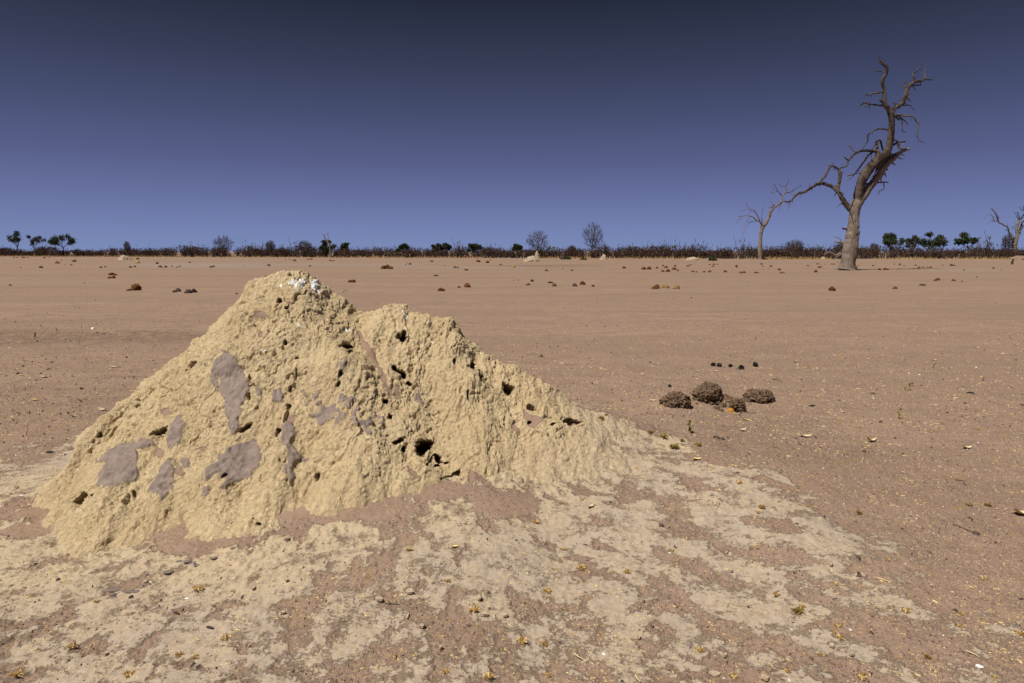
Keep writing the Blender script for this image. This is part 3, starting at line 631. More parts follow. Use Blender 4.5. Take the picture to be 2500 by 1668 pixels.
T7 = [(0,0,[(1225,290,6),(1300,300,9),(1350,312,9),(1400,340,6)]),(1,0,[(1290,300,7),(1340,322,6),(1370,332,4)]),(1,0,[(1340,308,6),(1400,316,5),(1450,316,4)]),(2,0,[(1200,335,6),(1225,312,6),(1232,306,4)])]
r_ = tree_from_chains('fallen_branch', 'dark fallen trunk lying before the bushes right of the tall dead tree', T7, 1860, 540, 3.672, hits([(2225,631.5)])[0][1], [M_BARK], seed=4, rmin=.06); r_['category'] = 'branch'
# ------------------------------------------------------------------ trees and scrub at the far edge of the plain
def far_tree(name, label, u, vtop, width, vbase_belt, kind, seed, lean=0, group=None, dd=6):
    R = random.Random(seed); D = hits([(u, vbase_belt)])[0][1]+dd
    b = at_depth(u, vbase_belt, D); H = at_depth(u, vtop, D)[2]; W = width*D/F/2
    root = empty(name, (b[0], D, 0)); tag(root, label, 'tree', group)
    tr = MB(); crown = MB(); fo = MB()
    zc, rz = (H*.64, H*.38) if kind == 'bare' else (H*.72, H*.30)
    blobs = [(Vector((0, 0, zc)), W*1.02, rz)] if kind == 'bare' else []
    if kind != 'bare':
        nb_ = R.randint(7, 11)
        for i in range(nb_):
            a = i/(nb_-1)*2-1; c = Vector((a*W*.72+R.gauss(0, W*.06), R.gauss(0, W*.4), zc+rz*(.55*(1-a*a)-.25+R.gauss(0, .38))))
            blobs.append((c, W*R.uniform(.14, .34), rz*R.uniform(.20, .42)))
    T = []
    n = {'bare': 330, 'green': 130, 'sparse': 150}[kind]
    while len(T) < n:
        c, rx, r_ = R.choice(blobs); v = rv()*(R.random()**.28)
        q = c+Vector((v.x*rx, v.y*rx, v.z*r_))
        if q.z > H: q.z = H-R.random()*.2
        if q.z > H*.24: T.append(q)
    top = Vector((lean*H*.4, 0, H*(.26 if kind == 'bare' else .38)))
    r0 = max(H*.022, .11)
    tr.tube([(0, 0, -.1, r0*1.35), (*(top*.4+Vector((R.gauss(0, .1), 0, 0))), r0*1.05), (*top, r0*.95)], 7, 0, .05)
    def split(P, pts, r, lev):
        if len(pts) == 1 or lev > 9:
            for q in pts[:2]:
                m_ = P.lerp(q, .55)+Vector((R.gauss(0, .08), R.gauss(0, .08), R.gauss(0, .08)))
                crown.tube([(*P, max(r, .034)), (*m_, .03), (*q, .02)], 3, 0, 0, cap=False)
            return
        k_ = 4 if lev == 0 else (3 if lev < 2 and R.random() < .4 else 2)
        seeds = R.sample(pts, min(k_, len(pts)))
        for _ in range(3):
            gr = [[] for _ in seeds]
            for q in pts: gr[min(range(len(seeds)), key=lambda i: ((q-P).normalized()-(seeds[i]-P).normalized()).length+.15*(q-seeds[i]).length/W)].append(q)
            gr = [g_ for g_ in gr if g_]; seeds = [sum(g_, Vector())/len(g_) for g_ in gr]
        for g_, c in zip(gr, seeds):
            if len(g_) == 1: split(P, g_, r*.6, lev+1); continue
            rr = max(r*(len(g_)/len(pts))**.42, .024); f = .42 if lev < 2 else .5
            near = min((q-P).length for q in g_)
            E = P+(c-P)*min(f, max(.15, near/max((c-P).length, .01)*.9)); E += Vector((R.gauss(0, 1), R.gauss(0, 1), R.gauss(-.5, 1)))*(E-P).length*.10
            M_ = P.lerp(E, .5)+Vector((R.gauss(0, 1), R.gauss(0, 1), R.gauss(0, 1)))*(E-P).length*.09
            crown.tube([(*P, min(r, rr*1.25)), (*M_, rr*1.08), (*E, rr)], 5 if lev < 3 else 3, 0, 0, cap=False)
            split(E, g_, rr, lev+1)
    split(top, T, r0*.9, 0)
    if kind == 'bare':
        for c in T:
            for _ in range(2):
                d = ((c-Vector((0, 0, H*.45))).normalized()*.6+rv()*.7)*R.uniform(.18, .45)
                crown.tube([(*c, .026), (*(c+d), .018)], 3, 0, 0, cap=False)
    else:
        for q in T:
            for _ in range(20 if kind == 'green' else 8):
                c = q+Vector((R.gauss(0, W*.09), R.gauss(0, W*.09), R.gauss(0, rz*.12))); s_ = R.uniform(.07, .15)
                a = rv()*s_; fo.quad(c, a, a.cross(rv()).normalized()*s_*.7)
    wood = M_FARWOOD
    tr.obj('trunk', wood, root); crown.obj('crown', wood, root)
    if fo.f: fo.obj('foliage', M_LEAFDARK if kind == 'green' else M_LEAFOLIVE, root, False)
    return root
FT = [('sparse_tree','sparse pale-limbed tree at the far left end of the bush belt',42,567,36,626,'sparse',3,.1),
 ('sparse_tree','small flat-topped olive tree right of the leftmost tree',88,578,38,626,'sparse',4,-.1),
 ('evergreen_tree','dense dark green tree above the bush belt at the far left',156,571,56,627,'green',6,0),
 ('bare_tree','grey domed leafless tree above the bushes left of the mound peak',548,575,48,628,'bare',8,0),
 ('bare_tree','small grey rounded leafless tree just right of the mound peak',746,587,32,629,'bare',10,0),
 ('evergreen_tree','dark rounded tree behind the thin curling snag',800,589,40,629,'green',12,0),
 ('evergreen_tree','small dark green tree right of the thin curling snag',843,593,26,629,'green',13,.1),
 ('evergreen_tree','low flat green treetop, first of four in the middle of the belt',984,597,28,630,'green',14,0),
 ('sparse_tree','olive rounded tree against the left side of a green treetop',1066,595,30,630,'sparse',15,0),
 ('evergreen_tree','dark green treetop leaning right above the middle of the belt',1091,592,24,630,'green',16,.1),
 ('evergreen_tree','flat green tree with pale trunk left of the bare winter trees',1160,597,38,630,'green',17,0),
 ('evergreen_tree','tiny round green tree left of the spreading leafless tree',1262,597,26,631,'green',18,0),
 ('bare_tree','spreading dark leafless tree above a pale termite cone',1313,564,58,631,'bare',19,0),
 ('bare_tree','tall upright leafless tree, the highest in the middle of the belt',1447,544,52,631,'bare',21,0),
 ('bare_tree','faint small leafless tree left of the tall upright one',1396,601,18,631,'bare',22,0),
 ('bare_tree','rounded dark leafless tree between the two large dead trees',1938,586,42,632,'bare',23,0),
 ('bare_tree','small leafless treetop left behind the foot of the tall dead tree',2050,596,24,632,'bare',24,0),
 ('bare_tree','thin pale leafless tree just right of the tall dead tree',2132,596,22,632,'bare',26,0),
 ('evergreen_tree','forked dark green tree, first right of the tall dead tree',2172,571,54,632,'green',27,0),
 ('sparse_tree','brownish thin-leaved tree between two dark green trees at right',2225,578,42,632,'sparse',28,0),
 ('evergreen_tree','wide dark green tree, broadest of the trees at right',2280,571,64,632,'green',29,0),
 ('evergreen_tree','dark green wind-swept tree standing alone near the right edge',2360,570,52,632,'green',31,.15),
 ('bare_tree','grey rounded leafless tree behind the gnarled dead tree at right edge',2458,572,28,632,'bare',32,0),
 ('bare_tree','low leafless bushy tree in the belt far left of the mound',312,591,14,627,'bare',34,0),
 ('bare_tree','leafless bushy treetop left of the mound peak, low over the belt',662,588,22,628,'bare',36,0)]
for (n, l, u, vt, w, vb, kd, sd, ln) in FT: far_tree(n, l, u, vt, w, vb, kd, sd, ln)
def belt_v(u): return np.interp(u, [-400, 0, 600, 1240, 1900, 2500, 2900], [625, 626, 628, 630, 632.5, 632, 632])
def shrub_mb(R, mb, ox, oy, H, W, stems=11, leaves=150, pale=.35):
    for i in range(stems):
        a = R.uniform(0, 6.28); rr = R.uniform(0, W*.42); bx = ox+math.cos(a)*rr; by = oy+math.sin(a)*rr
        h = H*R.uniform(.55, 1.05)*(1.3 if R.random() < .2 else 1); q = Vector((bx, by, 0)); r = R.uniform(.045, .11); d = Vector((R.gauss(0, .15), R.gauss(0, .15), 1))
        pts = [(*q, r)]; mi = 0 if R.random() < pale else 2
        for j in range(3):
            d = (d+Vector((R.gauss(0, .22), R.gauss(0, .22), 0))).normalized(); q = q+d*h/3; pts.append((*q, r*(1-.27*(j+1))))
        mb.tube(pts, 4, mi, 0, cap=False)
        for _ in range(4):
            e = Vector((R.gauss(0, .5), R.gauss(0, .5), 1)).normalized()*R.uniform(.3, .75); t = R.choice(pts[1:]); s = Vector(t[:3])
            mb.tube([(*s, .04), (*(s+e), .018)], 3, 2, 0, cap=False)
    for i in range(leaves):
        a = R.uniform(0, 6.28); rr = W*.5*math.sqrt(R.random()); zz = H*R.uniform(.05, .85)**.8
        q = Vector((ox+math.cos(a)*rr, oy+math.sin(a)*rr, zz)); s = R.uniform(.07, .17)
        e = rv()*s; e.z = abs(e.z)*1.6; b = e.cross(rv()); b = b.normalized()*s*.5; mb.quad(q, e, b, 1)
variants = []
for i in range(9):
    mb = MB(); shrub_mb(random.Random(100+i), mb, 0, 0, [2.6, 2.2, 3.1, 2.4, 2.0, 3.5, 2.7, 2.3, 2.9][i], [2.3, 2.6, 2.0, 2.8, 2.2, 2.0, 2.4, 3.0, 1.8][i], leaves=[70, 90, 40, 80, 70, 12, 80, 95, 25][i], stems=[11, 12, 14, 10, 10, 12, 11, 12, 13][i])
    variants.append(mb.mesh('scrub_bush', [M_STEM, M_SCRUB, M_FARWOOD], False))
R = random.Random(77); nb = 0
u = -60
while u < 2560:
    v = float(belt_v(u)) + R.uniform(-.6, .5); p = hits([(u, v)])[0]
    o = bpy.data.objects.new('scrub_bush', variants[R.randrange(9)]); link(o); s = R.uniform(.72, 1.12)*(1.0 if u < 1200 else .93)*(1+.35*float(perlin2(np.array([u*.021]), np.array([.5]))[0]))
    o.location = (p[0], p[1]+1.5, -.03); o.scale = (s, s, s*R.uniform(.85, 1.15)); o.rotation_euler = (0, 0, R.uniform(0, 6.28))
    tag(o, 'leafless brown scrub bush in the front row of the dark bush belt on the horizon', 'bush', 'scrub bushes along the front of the far belt')
    u += R.uniform(14, 25); nb += 1
mb = MB(); R = random.Random(5)
for i in range(1000):
    u = -150 + 2800*R.random() if i < 620 else R.choice((R.uniform(-1100, -150), R.uniform(2650, 3500))); v = float(belt_v(u)); D = hits([(u, v)])[0][1] if i < 0 else HC*F/(v-614)
    D = D*(1.01+.0)+R.uniform(2, 22); x_ = (u-1250)/F*D*CP
    shrub_mb(R, mb, x_, D, R.uniform(1.6, 2.9)*(1+.40*float(perlin2(np.array([u*.018]), np.array([.5]))[0]))*(1.03 if u < 1200 else .93), R.uniform(2.2, 3.4), stems=7, leaves=80, pale=.12)
o = mb.obj('scrub_belt', [M_STEM, M_SCRUB, M_FARWOOD], None, False); tag(o, 'dense mass of dark russet leafless scrub stretching along the horizon', 'scrub', kind='stuff')
# pale broken stumps in front of the belt
ORD = ['leftmost', 'second', 'third', 'fourth', 'fifth', 'sixth', 'seventh', 'eighth', 'ninth', 'tenth', 'eleventh', 'twelfth', 'thirteenth', 'fourteenth', 'fifteenth', 'sixteenth', 'seventeenth', 'eighteenth', 'nineteenth', 'twentieth', 'twenty-first', 'twenty-second', 'twenty-third', 'twenty-fourth']
STUMPS = [(1338,626,14),(1347,622,20),(1329,628,10),(1541,629,16),(1533,629,12),(1384,628,22),(1376,629,18),(1626,629,14),(1408,629,9),(1695,626,10),(1980,631,20),(1990,632,12),(2292,632,12),(2300,631,14),(2340,632,12),(2390,632,9),(2202,632,12),(2196,633,9),(1262,632,9),(1002,630,10),(1172,629,14),(1060,629,10),(262,627,14),(256,628,10),(541,630,12),(811,629,12),(2100,633,12),(2145,632,10),(80,625,12),(1600,629,9)]
for i, (u, v, h) in enumerate(STUMPS):
    R = random.Random(i+900); p = hits([(u, v)])[0]; hh = h*p[1]/F; mb = MB()
    q = Vector((0, 0, -.05)); pts = [(*q, hh*.09+.04)]; d = Vector((R.gauss(0, .1), 0, 1))
    for j in range(4):
        d = (d+Vector((R.gauss(0, .15), R.gauss(0, .1), 0))).normalized(); q = q+d*hh/4; pts.append((*q, (hh*.075+.03)*(1-.15*j)))
    mb.tube(pts, 6, 0, .2)
    for _ in range(2):
        s = Vector(pts[R.choice((2, 3))][:3]); e = Vector((R.choice((-1, 1))*R.uniform(.2, .5), 0, R.uniform(.3, .7)))*hh*.45; mb.tube([(*s, .06), (*(s+e*.6), .05), (*(s+e), .025)], 5, 0)
    o = mb.obj('dead_stump', M_PALEWOOD); o.location = (p[0], p[1], p[2])
    side = 'left of the mound peak' if u < 700 else ('between the mound peak and the bare winter trees' if u < 1300 else ('between the bare winter trees and the slender dead tree' if u < 1850 else ('near the tall dead tree' if u < 2160 else 'near the right edge')))
    rank = sum(1 for q2 in STUMPS if q2[0] <= u)
    tag(o, 'pale broken stump before the bush belt, %s of thirty from the left' % (ORD+['twenty-fifth','twenty-sixth','twenty-seventh','twenty-eighth','twenty-ninth','last'])[rank-1].replace('leftmost', 'first'), 'stump', 'pale stumps before the bush belt')
# straw-coloured grass at the foot of the belt
mb = MB(); R = random.Random(8)
for i in range(9000):
    u = -100+2700*R.random(); 
    if perlin2(np.array([u*.006]), np.array([3.1]))[0] + (.25 if u < 500 else -.08) < R.uniform(-.5, .35): continue
    v = float(belt_v(u)); D = HC*F/(v-614)+R.uniform(-2.5, 5); x_ = (u-1250)/F*D
    h = R.uniform(.15, .6); a = R.uniform(0, 3.14); w = R.uniform(.04, .12); s = Vector((math.cos(a)*w, math.sin(a)*w, 0)); b = Vector((x_, D, 0))
    mb.tri(b-s, b+s, b+Vector((R.gauss(0, .1), R.gauss(0, .1), h)))
o = mb.obj('dry_grass', M_GRASSY, None, False); tag(o, 'band of dry golden grass along the foot of the bush belt', 'grass', kind='stuff')
# low green bushes
for (u, v, w, h, l) in ((1381,634,28,10,'low dark green bush in front of the belt below the tall upright bare tree'),(1740,637,20,11,'low dark green bush left of the slender dead tree'),(1424,635,17,5,'tiny yellowish green bush beside a larger dark green one')):
    p = hits([(u, v)])[0]; k_ = p[1]/F; mb = MB(); R = random.Random(u)
    for _ in range(420):
        a = R.uniform(0, 6.28); rr = w*k_*.5*math.sqrt(R.random()); q = Vector((math.cos(a)*rr, math.sin(a)*rr, R.random()**.7*h*k_*(1-.7*(rr/(w*k_*.5))**2))); s = R.uniform(.05, .1)
        e = rv()*s; mb.quad(q, e, e.cross(rv()).normalized()*s*.6)
    st = MB()
    for _ in range(9):
        e = Vector((R.gauss(0, w*k_*.2), R.gauss(0, w*k_*.2), h*k_*.8)); st.tube([(0, 0, 0, .03), (*(e*.5), .025), (*e, .01)], 4)
    root = empty('green_bush', p); tag(root, l, 'bush'); mb.obj('foliage', M_LEAFDARK if w > 18 else M_GREENB, root, False); st.obj('stems', M_FARWOOD, root)
# ------------------------------------------------------------------ lumps: far termite mounds, dung
def lump_mesh(name, mat, seed, sx, sy, sz, amp=.22, fr=2.2, sub=3, flat=.35, spike=0, cone=0, amp2=.08, fr2=7):
    bm = bmesh.new(); bmesh.ops.create_icosphere(bm, subdivisions=sub, radius=1.0)
    V = np.array([v.co[:] for v in bm.verts]); o = seed*7.7
    n = fbm3(V[:, 0]*fr+o, V[:, 1]*fr, V[:, 2]*fr, 2)*amp + fbm3(V[:, 0]*fr2+o, V[:, 1]*fr2, V[:, 2]*fr2, 2)*amp2
    V = V*(1+n)[:, None]
    if cone:
        t = np.clip((V[:, 2]+.3)/1.3, 0, 1); f = (1-cone*t**.7); V[:, 0] *= f; V[:, 1] *= f
    V[:, 2] = np.maximum(V[:, 2], -flat)
    V = (V+[0, 0, flat*.8])*[sx, sy, sz/(1+flat*.8)]
    for v, c in zip(bm.verts, V): v.co = c
    me = bpy.data.meshes.new(name); bm.to_mesh(me); bm.free(); me.materials.append(mat)
    me.polygons.foreach_set('use_smooth', [True]*len(me.polygons)); return me
M_FARMOUND = simple('far_mound_clay', (.34, .265, .185), (.42, .335, .235), .9, world=True, bd=.2)
M_FARSAND = simple('far_sandy_heap', (.20, .14, .10), (.27, .19, .14), .9, world=True, bd=.2)
FM = [(178,626,20,12,.55,'small grey-tan termite mound before the belt, leftmost of the far mounds',0),
 (303,635,30,12,.45,'low pale termite mound on the open plain, second from left of the far mounds',0),
 (380,624,20,14,.3,'lumpy tan termite mound among the bushes above the low pale mound',0),
 (1298,638,38,12,.3,'broad crumbling pale termite mound below the spreading leafless tree',0),
 (1311,631,16,18,.6,'pointed pale termite cone directly below the spreading leafless tree',1),
 (1474,634,20,14,.6,'pointed tan termite mound right of the tall upright bare tree',1),
 (1535,630,26,8,.3,'low tan termite mound beside pale stumps',0),
 (1692,635,36,8,.3,'wide low sandy mound left of the dark green bush',0),
 (1686,628,11,9,.4,'small pale knob of clay just behind the wide low sandy mound',0),
 (1878,632,12,10,.6,'small pale cone at the foot of the slender dead tree',1),
 (2009,633,14,6,.3,'small crumbled pale clay heap left of the tall dead tree',0),
 (2212,629,10,7,.5,'small pale cone under the dark fallen trunk',1),
 (2490,634,50,10,.3,'sandy brown mound at the foot of the gnarled tree at the right edge',0)]
for i, (u, v, w, h, cn, l, _) in enumerate(FM):
    p = hits([(u, v)])[0]; k_ = p[1]/F
    o = link(bpy.data.objects.new('termite_mound', lump_mesh('termite_mound', M_FARMOUND if u < 2400 else M_FARSAND, i+3, w*k_*.55, w*k_*.45, h*k_, .25, 1.8, 4, .25, cone=cn, amp2=.10, fr2=5)))
    o.location = (p[0], p[1], p[2]-.06); tag(o, l, 'termite mound', 'small termite mounds on the far plain')
A, B_, Cc, D_ = 0, 620, 1240, 1860
RAW = {0: '120,328,12,r 148,329,13,r 197,330,16,r 213,330,16,r 245,330,12,r 390,333,22,o 550,355,11,r 505,380,34,o 580,392,10,g 635,396,15,r 360,420,32,g 182,417,12,d 660,365,30,o 900,419,21,d 938,414,18,r 1165,417,25,r 1205,413,20,r 1430,414,27,r 1482,416,25,r 1455,417,11,r 1540,409,15,r 1582,417,18,g 1610,409,16,r 1698,374,18,d 1230,377,30,y 1405,384,22,d 1888,416,28,g 1914,411,20,r 985,484,34,r 1003,480,30,r 1027,487,28,r 1008,513,38,o 975,514,26,o 1206,622,76,o 1150,625,34,o 1590,632,44,g 1560,640,34,g 1680,648,52,g 1734,641,44,d 755,558,12,d 87,578,20,d 2118,655,22,d 2160,690,26,d 2190,405,10,r 1230,344,26,r 1180,340,14,r 440,330,10,r',
 620: '130,402,27,o 115,518,38,d 862,550,40,r 890,551,36,r 1623,494,22,r 1642,493,22,g 1676,628,56,r 1913,594,52,o 1836,598,26,o 1800,420,26,g 1824,421,22,g 1902,443,32,r 1373,379,10,d 1398,390,24,g 1360,393,12,d 2093,376,28,r 2210,395,20,r 682,359,18,r 710,359,18,r 500,407,20,r 320,346,14,r 280,346,12,r 480,346,18,r 510,346,22,r 360,360,30,g 1592,365,28,g 2010,368,34,r 1710,405,12,d 2118,352,14,r',
 1240: '345,449,28,g 575,446,18,d 492,430,12,d 1042,425,30,r 1220,435,36,r 1268,434,36,r 1337,425,22,r 1392,404,18,d 1500,407,20,r 1436,455,34,r 1492,436,36,r 1526,447,22,r 1390,456,28,o 1420,421,30,o 1615,408,20,r 1638,397,18,r 1660,456,24,r 1693,460,20,r 1760,459,20,r 1812,459,28,o 1840,410,20,r 1810,394,15,r 1848,393,18,r 1880,392,14,r 1950,459,28,r 2050,409,20,d 2275,390,18,d 2090,468,30,o 2118,467,26,o 2222,468,22,o 2240,468,20,o 218,543,26,d 182,576,34,o 375,557,30,r 396,556,20,r 418,585,36,g 600,586,40,g 672,571,44,r 765,588,26,r 1340,590,44,o 1318,610,46,o 1345,606,36,o 1398,600,36,y 1430,602,40,y 1520,608,46,y 1484,609,14,o 95,532,12,d 1648,689,14,d 52,534,10,d 2055,418,14,d 330,420,12,y 50,418,30,y',
 1860: '84,410,22,r 160,440,28,r 176,467,24,o 196,468,16,o 487,459,28,r 516,419,24,r 536,414,18,r 565,389,10,r 500,388,16,r 522,387,12,r 628,390,14,r 650,390,14,r 1000,403,16,r 1058,440,26,r 1108,439,26,r 1130,438,22,r 1190,389,14,r 1240,395,20,r 1280,404,14,r 1383,399,18,r 1412,420,18,d 1440,419,16,r 1458,419,12,r 1490,419,14,r 1517,419,18,r 1622,397,12,r 1705,401,24,d 1730,401,14,r 1818,442,14,d 2080,427,18,r 637,626,50,r 1200,608,36,o 1438,580,34,g 1463,578,26,g 1582,532,34,o 1556,536,22,r 1725,538,28,o 1798,544,16,o 1930,503,14,d 415,404,18,r 10,407,14,r 12,432,10,r 60,432,10,r 685,372,10,r 870,402,12,r 2150,437,10,r'}
DG = []
for x0, sx in RAW.items():
    for e in sx.split():
        a, b, c, d = e.split(','); DG.append((x0+int(a)/3.672, 540+int(b)/3.672, int(c)/3.672, d))
variants = {(c, i): lump_mesh('dung_ball', DUNG[c][1], i*3+ord(c), .5, .46, .70, [.25, .35, .45, .3][i], 1.9, 3, [.45, .3, .2, .5][i], amp2=.24, fr2=4.2) for c in DUNG for i in range(4)}
HP = hits([(d[0], d[1]) for d in DG])
def zone(u, v):
    b = 'near the bushes' if v < 645 else ('far out' if v < 662 else 'nearer')
    s = 'left of the mound' if u < 600 else ('behind the mound' if u < 1250 else ('right of the mound' if u < 1850 else ('by the tall dead tree' if u < 2200 else 'at far right')))
    return s, b
zz = {}
for i, d in enumerate(DG): zz.setdefault((zone(d[0], d[1]), d[3]), []).append(i)
lab = {}
for (z_, c), L in zz.items():
    L.sort(key=lambda i: DG[i][0])
    for n, i in enumerate(L):
        cn = DUNG[c][0]
        pos = ('the only %s one' % cn) if len(L) == 1 else ('%s %s one from left' % (ORD[n], cn) if n else 'leftmost %s one' % cn)
        lab[i] = 'dung lump %s, %s: %s' % (z_[1], z_[0], pos)
R = random.Random(4)
for i, (u, v, w, c) in enumerate(DG):
    k_ = R.randrange(4); p = HP[i]; s = w*1.12*p[1]/F*1.0
    o = bpy.data.objects.new('dung_ball', variants[(c, k_)]); link(o); o.location = (p[0], p[1]+s*.3, p[2]-.01)
    o.scale = (s, s, s*R.uniform(.72, 1.0)); o.rotation_euler = (0, 0, R.uniform(0, 6.28)); tag(o, lab[i], 'dung', 'elephant dung lumps scattered over the plain')
# the large crumbly orange heap
p = hits([(620+1185/3.672, 540+429/3.672)])[0]; k_ = p[1]/F; root = empty('dung_heap', p); tag(root, 'large orange-brown heap of crumbled dung on the plain right of the mound peak', 'dung')
R = random.Random(14)
for j in range(14):
    a = R.uniform(-1, 1); h = (1-abs(a))*R.uniform(0, 1)
    o = link(bpy.data.objects.new('dung_clump', variants[('o' if j % 4 else 'r', j % 4)]), root); s = k_*R.uniform(7, 10)
    o.location = (a*12*k_, R.uniform(-3, 3)*k_+.2, h*7*k_-.02); o.scale = (s, s, s)
# ------------------------------------------------------------------ four large boli in the middle distance
bz = lambda a, b: (1580+a/6.184, 860+b/6.184)
def bolus(zc, zb, w, h, seed, label, rot=0, dent=None, arch=0, sub=6, tilt=0):
    p = hits([bz(zc, zb)])[0]; k_ = p[1]/CP/F/6.184*1.0
    me = lump_mesh('dung_bolus', M_BOLUS, seed, w*k_/2, w*k_/2*.85, h*k_, .20, 1.5, sub, .45, amp2=.05, fr2=6)
    V = np.array([v.co[:] for v in me.vertices]); q = V*34
    w1, w2 = worley3(q[:, 0]*1.0, q[:, 1]*1.0, q[:, 2]*1.6, seed)
    N = V-[0, 0, h*k_*.35]; N /= np.linalg.norm(N, axis=1)[:, None]+1e-9
    f1 = fbm3(q[:, 0]*1.8, q[:, 1]*2.5, q[:, 2]*3.5, 3); crk = -np.abs(fbm3(q[:, 0]*.45, q[:, 1]*.45, q[:, 2]*.6, 2))
    d = .018*(.5-np.clip(w1, 0, .9)) + .010*f1 - .020*sstep(-.10, 0, crk)
    for L_, A_ in ((.05, .011), (.024, .007)):
        qq = (V[:, 0]*.7-V[:, 2]*.8)/L_+2.2*fbm3(V[:, 0]/L_*.4+seed, V[:, 1]/L_*.4, V[:, 2]/L_*.4, 2); ff = qq-np.floor(qq); d = d+A_*(np.where(ff < .75, ff/.75, (1-ff)/.25)-.5)
    V = V + N*d[:, None]
    if dent: 
        dx, dy, dz, r, dep = dent; dd = np.sqrt(((V[:, 0]-dx*w*k_)/r[0])**2+((V[:, 1]-dy*w*k_)/r[1])**2+((V[:, 2]-dz*h*k_)/r[2])**2)
        V[:, 2] -= (1-sstep(.4, 1.1, dd))*dep*.6; V[:, 1] += (1-sstep(.4, 1.1, dd))*dep*.8*(dz < .5)
    if arch: V[:, 2] += arch*np.clip(.25-(V[:, 0]/(w*k_))**2, 0, 1)*4*(V[:, 2] < h*k_*.4)
    for v, c in zip(me.vertices, V): v.co = c
    o = link(bpy.data.objects.new('dung_bolus', me)); o.location = (p[0], p[1]+w*k_*.2, p[2]-.012); o.rotation_euler = (0, math.radians(tilt), math.radians(rot))
    tag(o, label, 'dung', 'large dung boli right of the mound')
    return o, k_
bolus(458, 838, 440, 250, 1, 'domed brown dung bolus, leftmost of the four large ones right of the mound')
bolus(925, 772, 430, 335, 2, 'tallest brown dung bolus with tilted top, second from left of the four', tilt=8, dent=(.1, -.5, .3, (.09, .06, .03), .05))
bolus(1725, 765, 470, 215, 5, 'flattened dung bolus with a hollow along its top, rightmost of the four', dent=(0, .0, 1.0, (.07, .05, .05), .05), tilt=3)
o4, k4 = bolus(1370, 900, 250, 225, 8, 'broken dung bolus showing an amber core, nearest of the four', dent=(-.35, -.35, .28, (.04, .05, .035), .07))
cm = link(bpy.data.objects.new('broken_core', lump_mesh('broken_core', M_CORE, 3, 60*k4, 45*k4, 75*k4, .2, 2, 4, .4, amp2=.1)), o4); cm.location = (-120*k4, -70*k4, .005)
R = random.Random(3)
crm = MB()
for j, (a, b, w, h) in enumerate(((1130,905,70,60),(1060,860,110,60),(1150,830,120,80),(1230,760,170,110),(1120,730,160,90),(1030,745,120,70),(1190,690,110,70),(1530,760,90,50),(1570,795,50,25),(750,790,60,40),(1460,918,50,30),(1510,928,60,20),(1580,935,50,18))):
    p = hits([bz(a, b)])[0]; k_ = p[1]/CP/F/6.184
    o = link(bpy.data.objects.new('dung_crumb', lump_mesh('dung_crumb', M_BOLUS, j+20, w*k_/2, w*k_/2, h*k_, .3, 2.2, 4, .4, amp2=.14, fr2=6)))
    o.location = (p[0], p[1]+.02, p[2]-.008); o.rotation_euler = (0, 0, j)
    nm = ['smallest dark crumb left of the amber core', 'crumb trailing left of the nearest bolus', 'crumb touching the amber core from the left', 'large crumbled piece behind the amber core', 'low crumbled piece below the tallest bolus', 'flat sandy crumb under the right foot of the tallest bolus', 'crumb between the tallest bolus and the broken one', 'crumb at the left foot of the flattened bolus', 'tiny flake left before the flattened bolus', 'dark crumb between the two leftmost boli', 'small crumb under the right edge of the broken bolus', 'thin flake right of the broken bolus', 'farthest right flake trailing from the broken bolus'][j]
    tag(o, 'brown dung ' + nm, 'dung', 'crumbs around the large dung boli')
# ------------------------------------------------------------------ small things lying about
def leaf_mesh(name, mat, L, W, cup, fold, thick=.0015, pointed=1.0, seed=0):
    R = random.Random(seed); n, m = 9, 5; mb = MB(); top = []
    for s in (1, 0):
        for i in range(n):
            t = i/(n-1)*2-1; w = W/2*(1-abs(t)**(1.6 if pointed else 3))**.8+.0006
            for j in range(m):
                q = j/(m-1)*2-1
                mb.v.append(Vector((t*L/2, q*w + .08*L*math.sin(t*1.7+seed), cup*L*(t*t) + fold*abs(q)*w + R.uniform(-.03, .03)*W + s*thick + (1-t*t)*.0)))
    for s in (0, 1):
        for i in range(n-1):
            for j in range(m-1):
                a = s*n*m+i*m+j; f = (a, a+1, a+m+1, a+m); mb.f.append(f if s else f[::-1]); mb.mi.append(0)
    return mb.mesh(name, [mat])
def put(name, me, u, v, rz, scale=1, rx=0, ry=0, dz=0, label='', cat='', group=None, H=None):
    p = hits([(u, v)], H)[0]; o = link(bpy.data.objects.new(name, me)); o.location = (p[0], p[1], p[2]+dz); o.rotation_euler = (rx, ry, rz); o.scale = (scale,)*3
    tag(o, label, cat, group); return o
LV = [leaf_mesh('dry_leaf', M_LEAFPALE, .10, .045, .22, .25, seed=1), leaf_mesh('dry_leaf', M_LEAFYEL, .07, .035, .15, .3, seed=2), leaf_mesh('dry_leaf', M_LEAFPALE, .08, .03, .3, .5, seed=3), leaf_mesh('seed_pod', M_PODBLK, .12, .028, -.18, .3, .004, seed=4)]
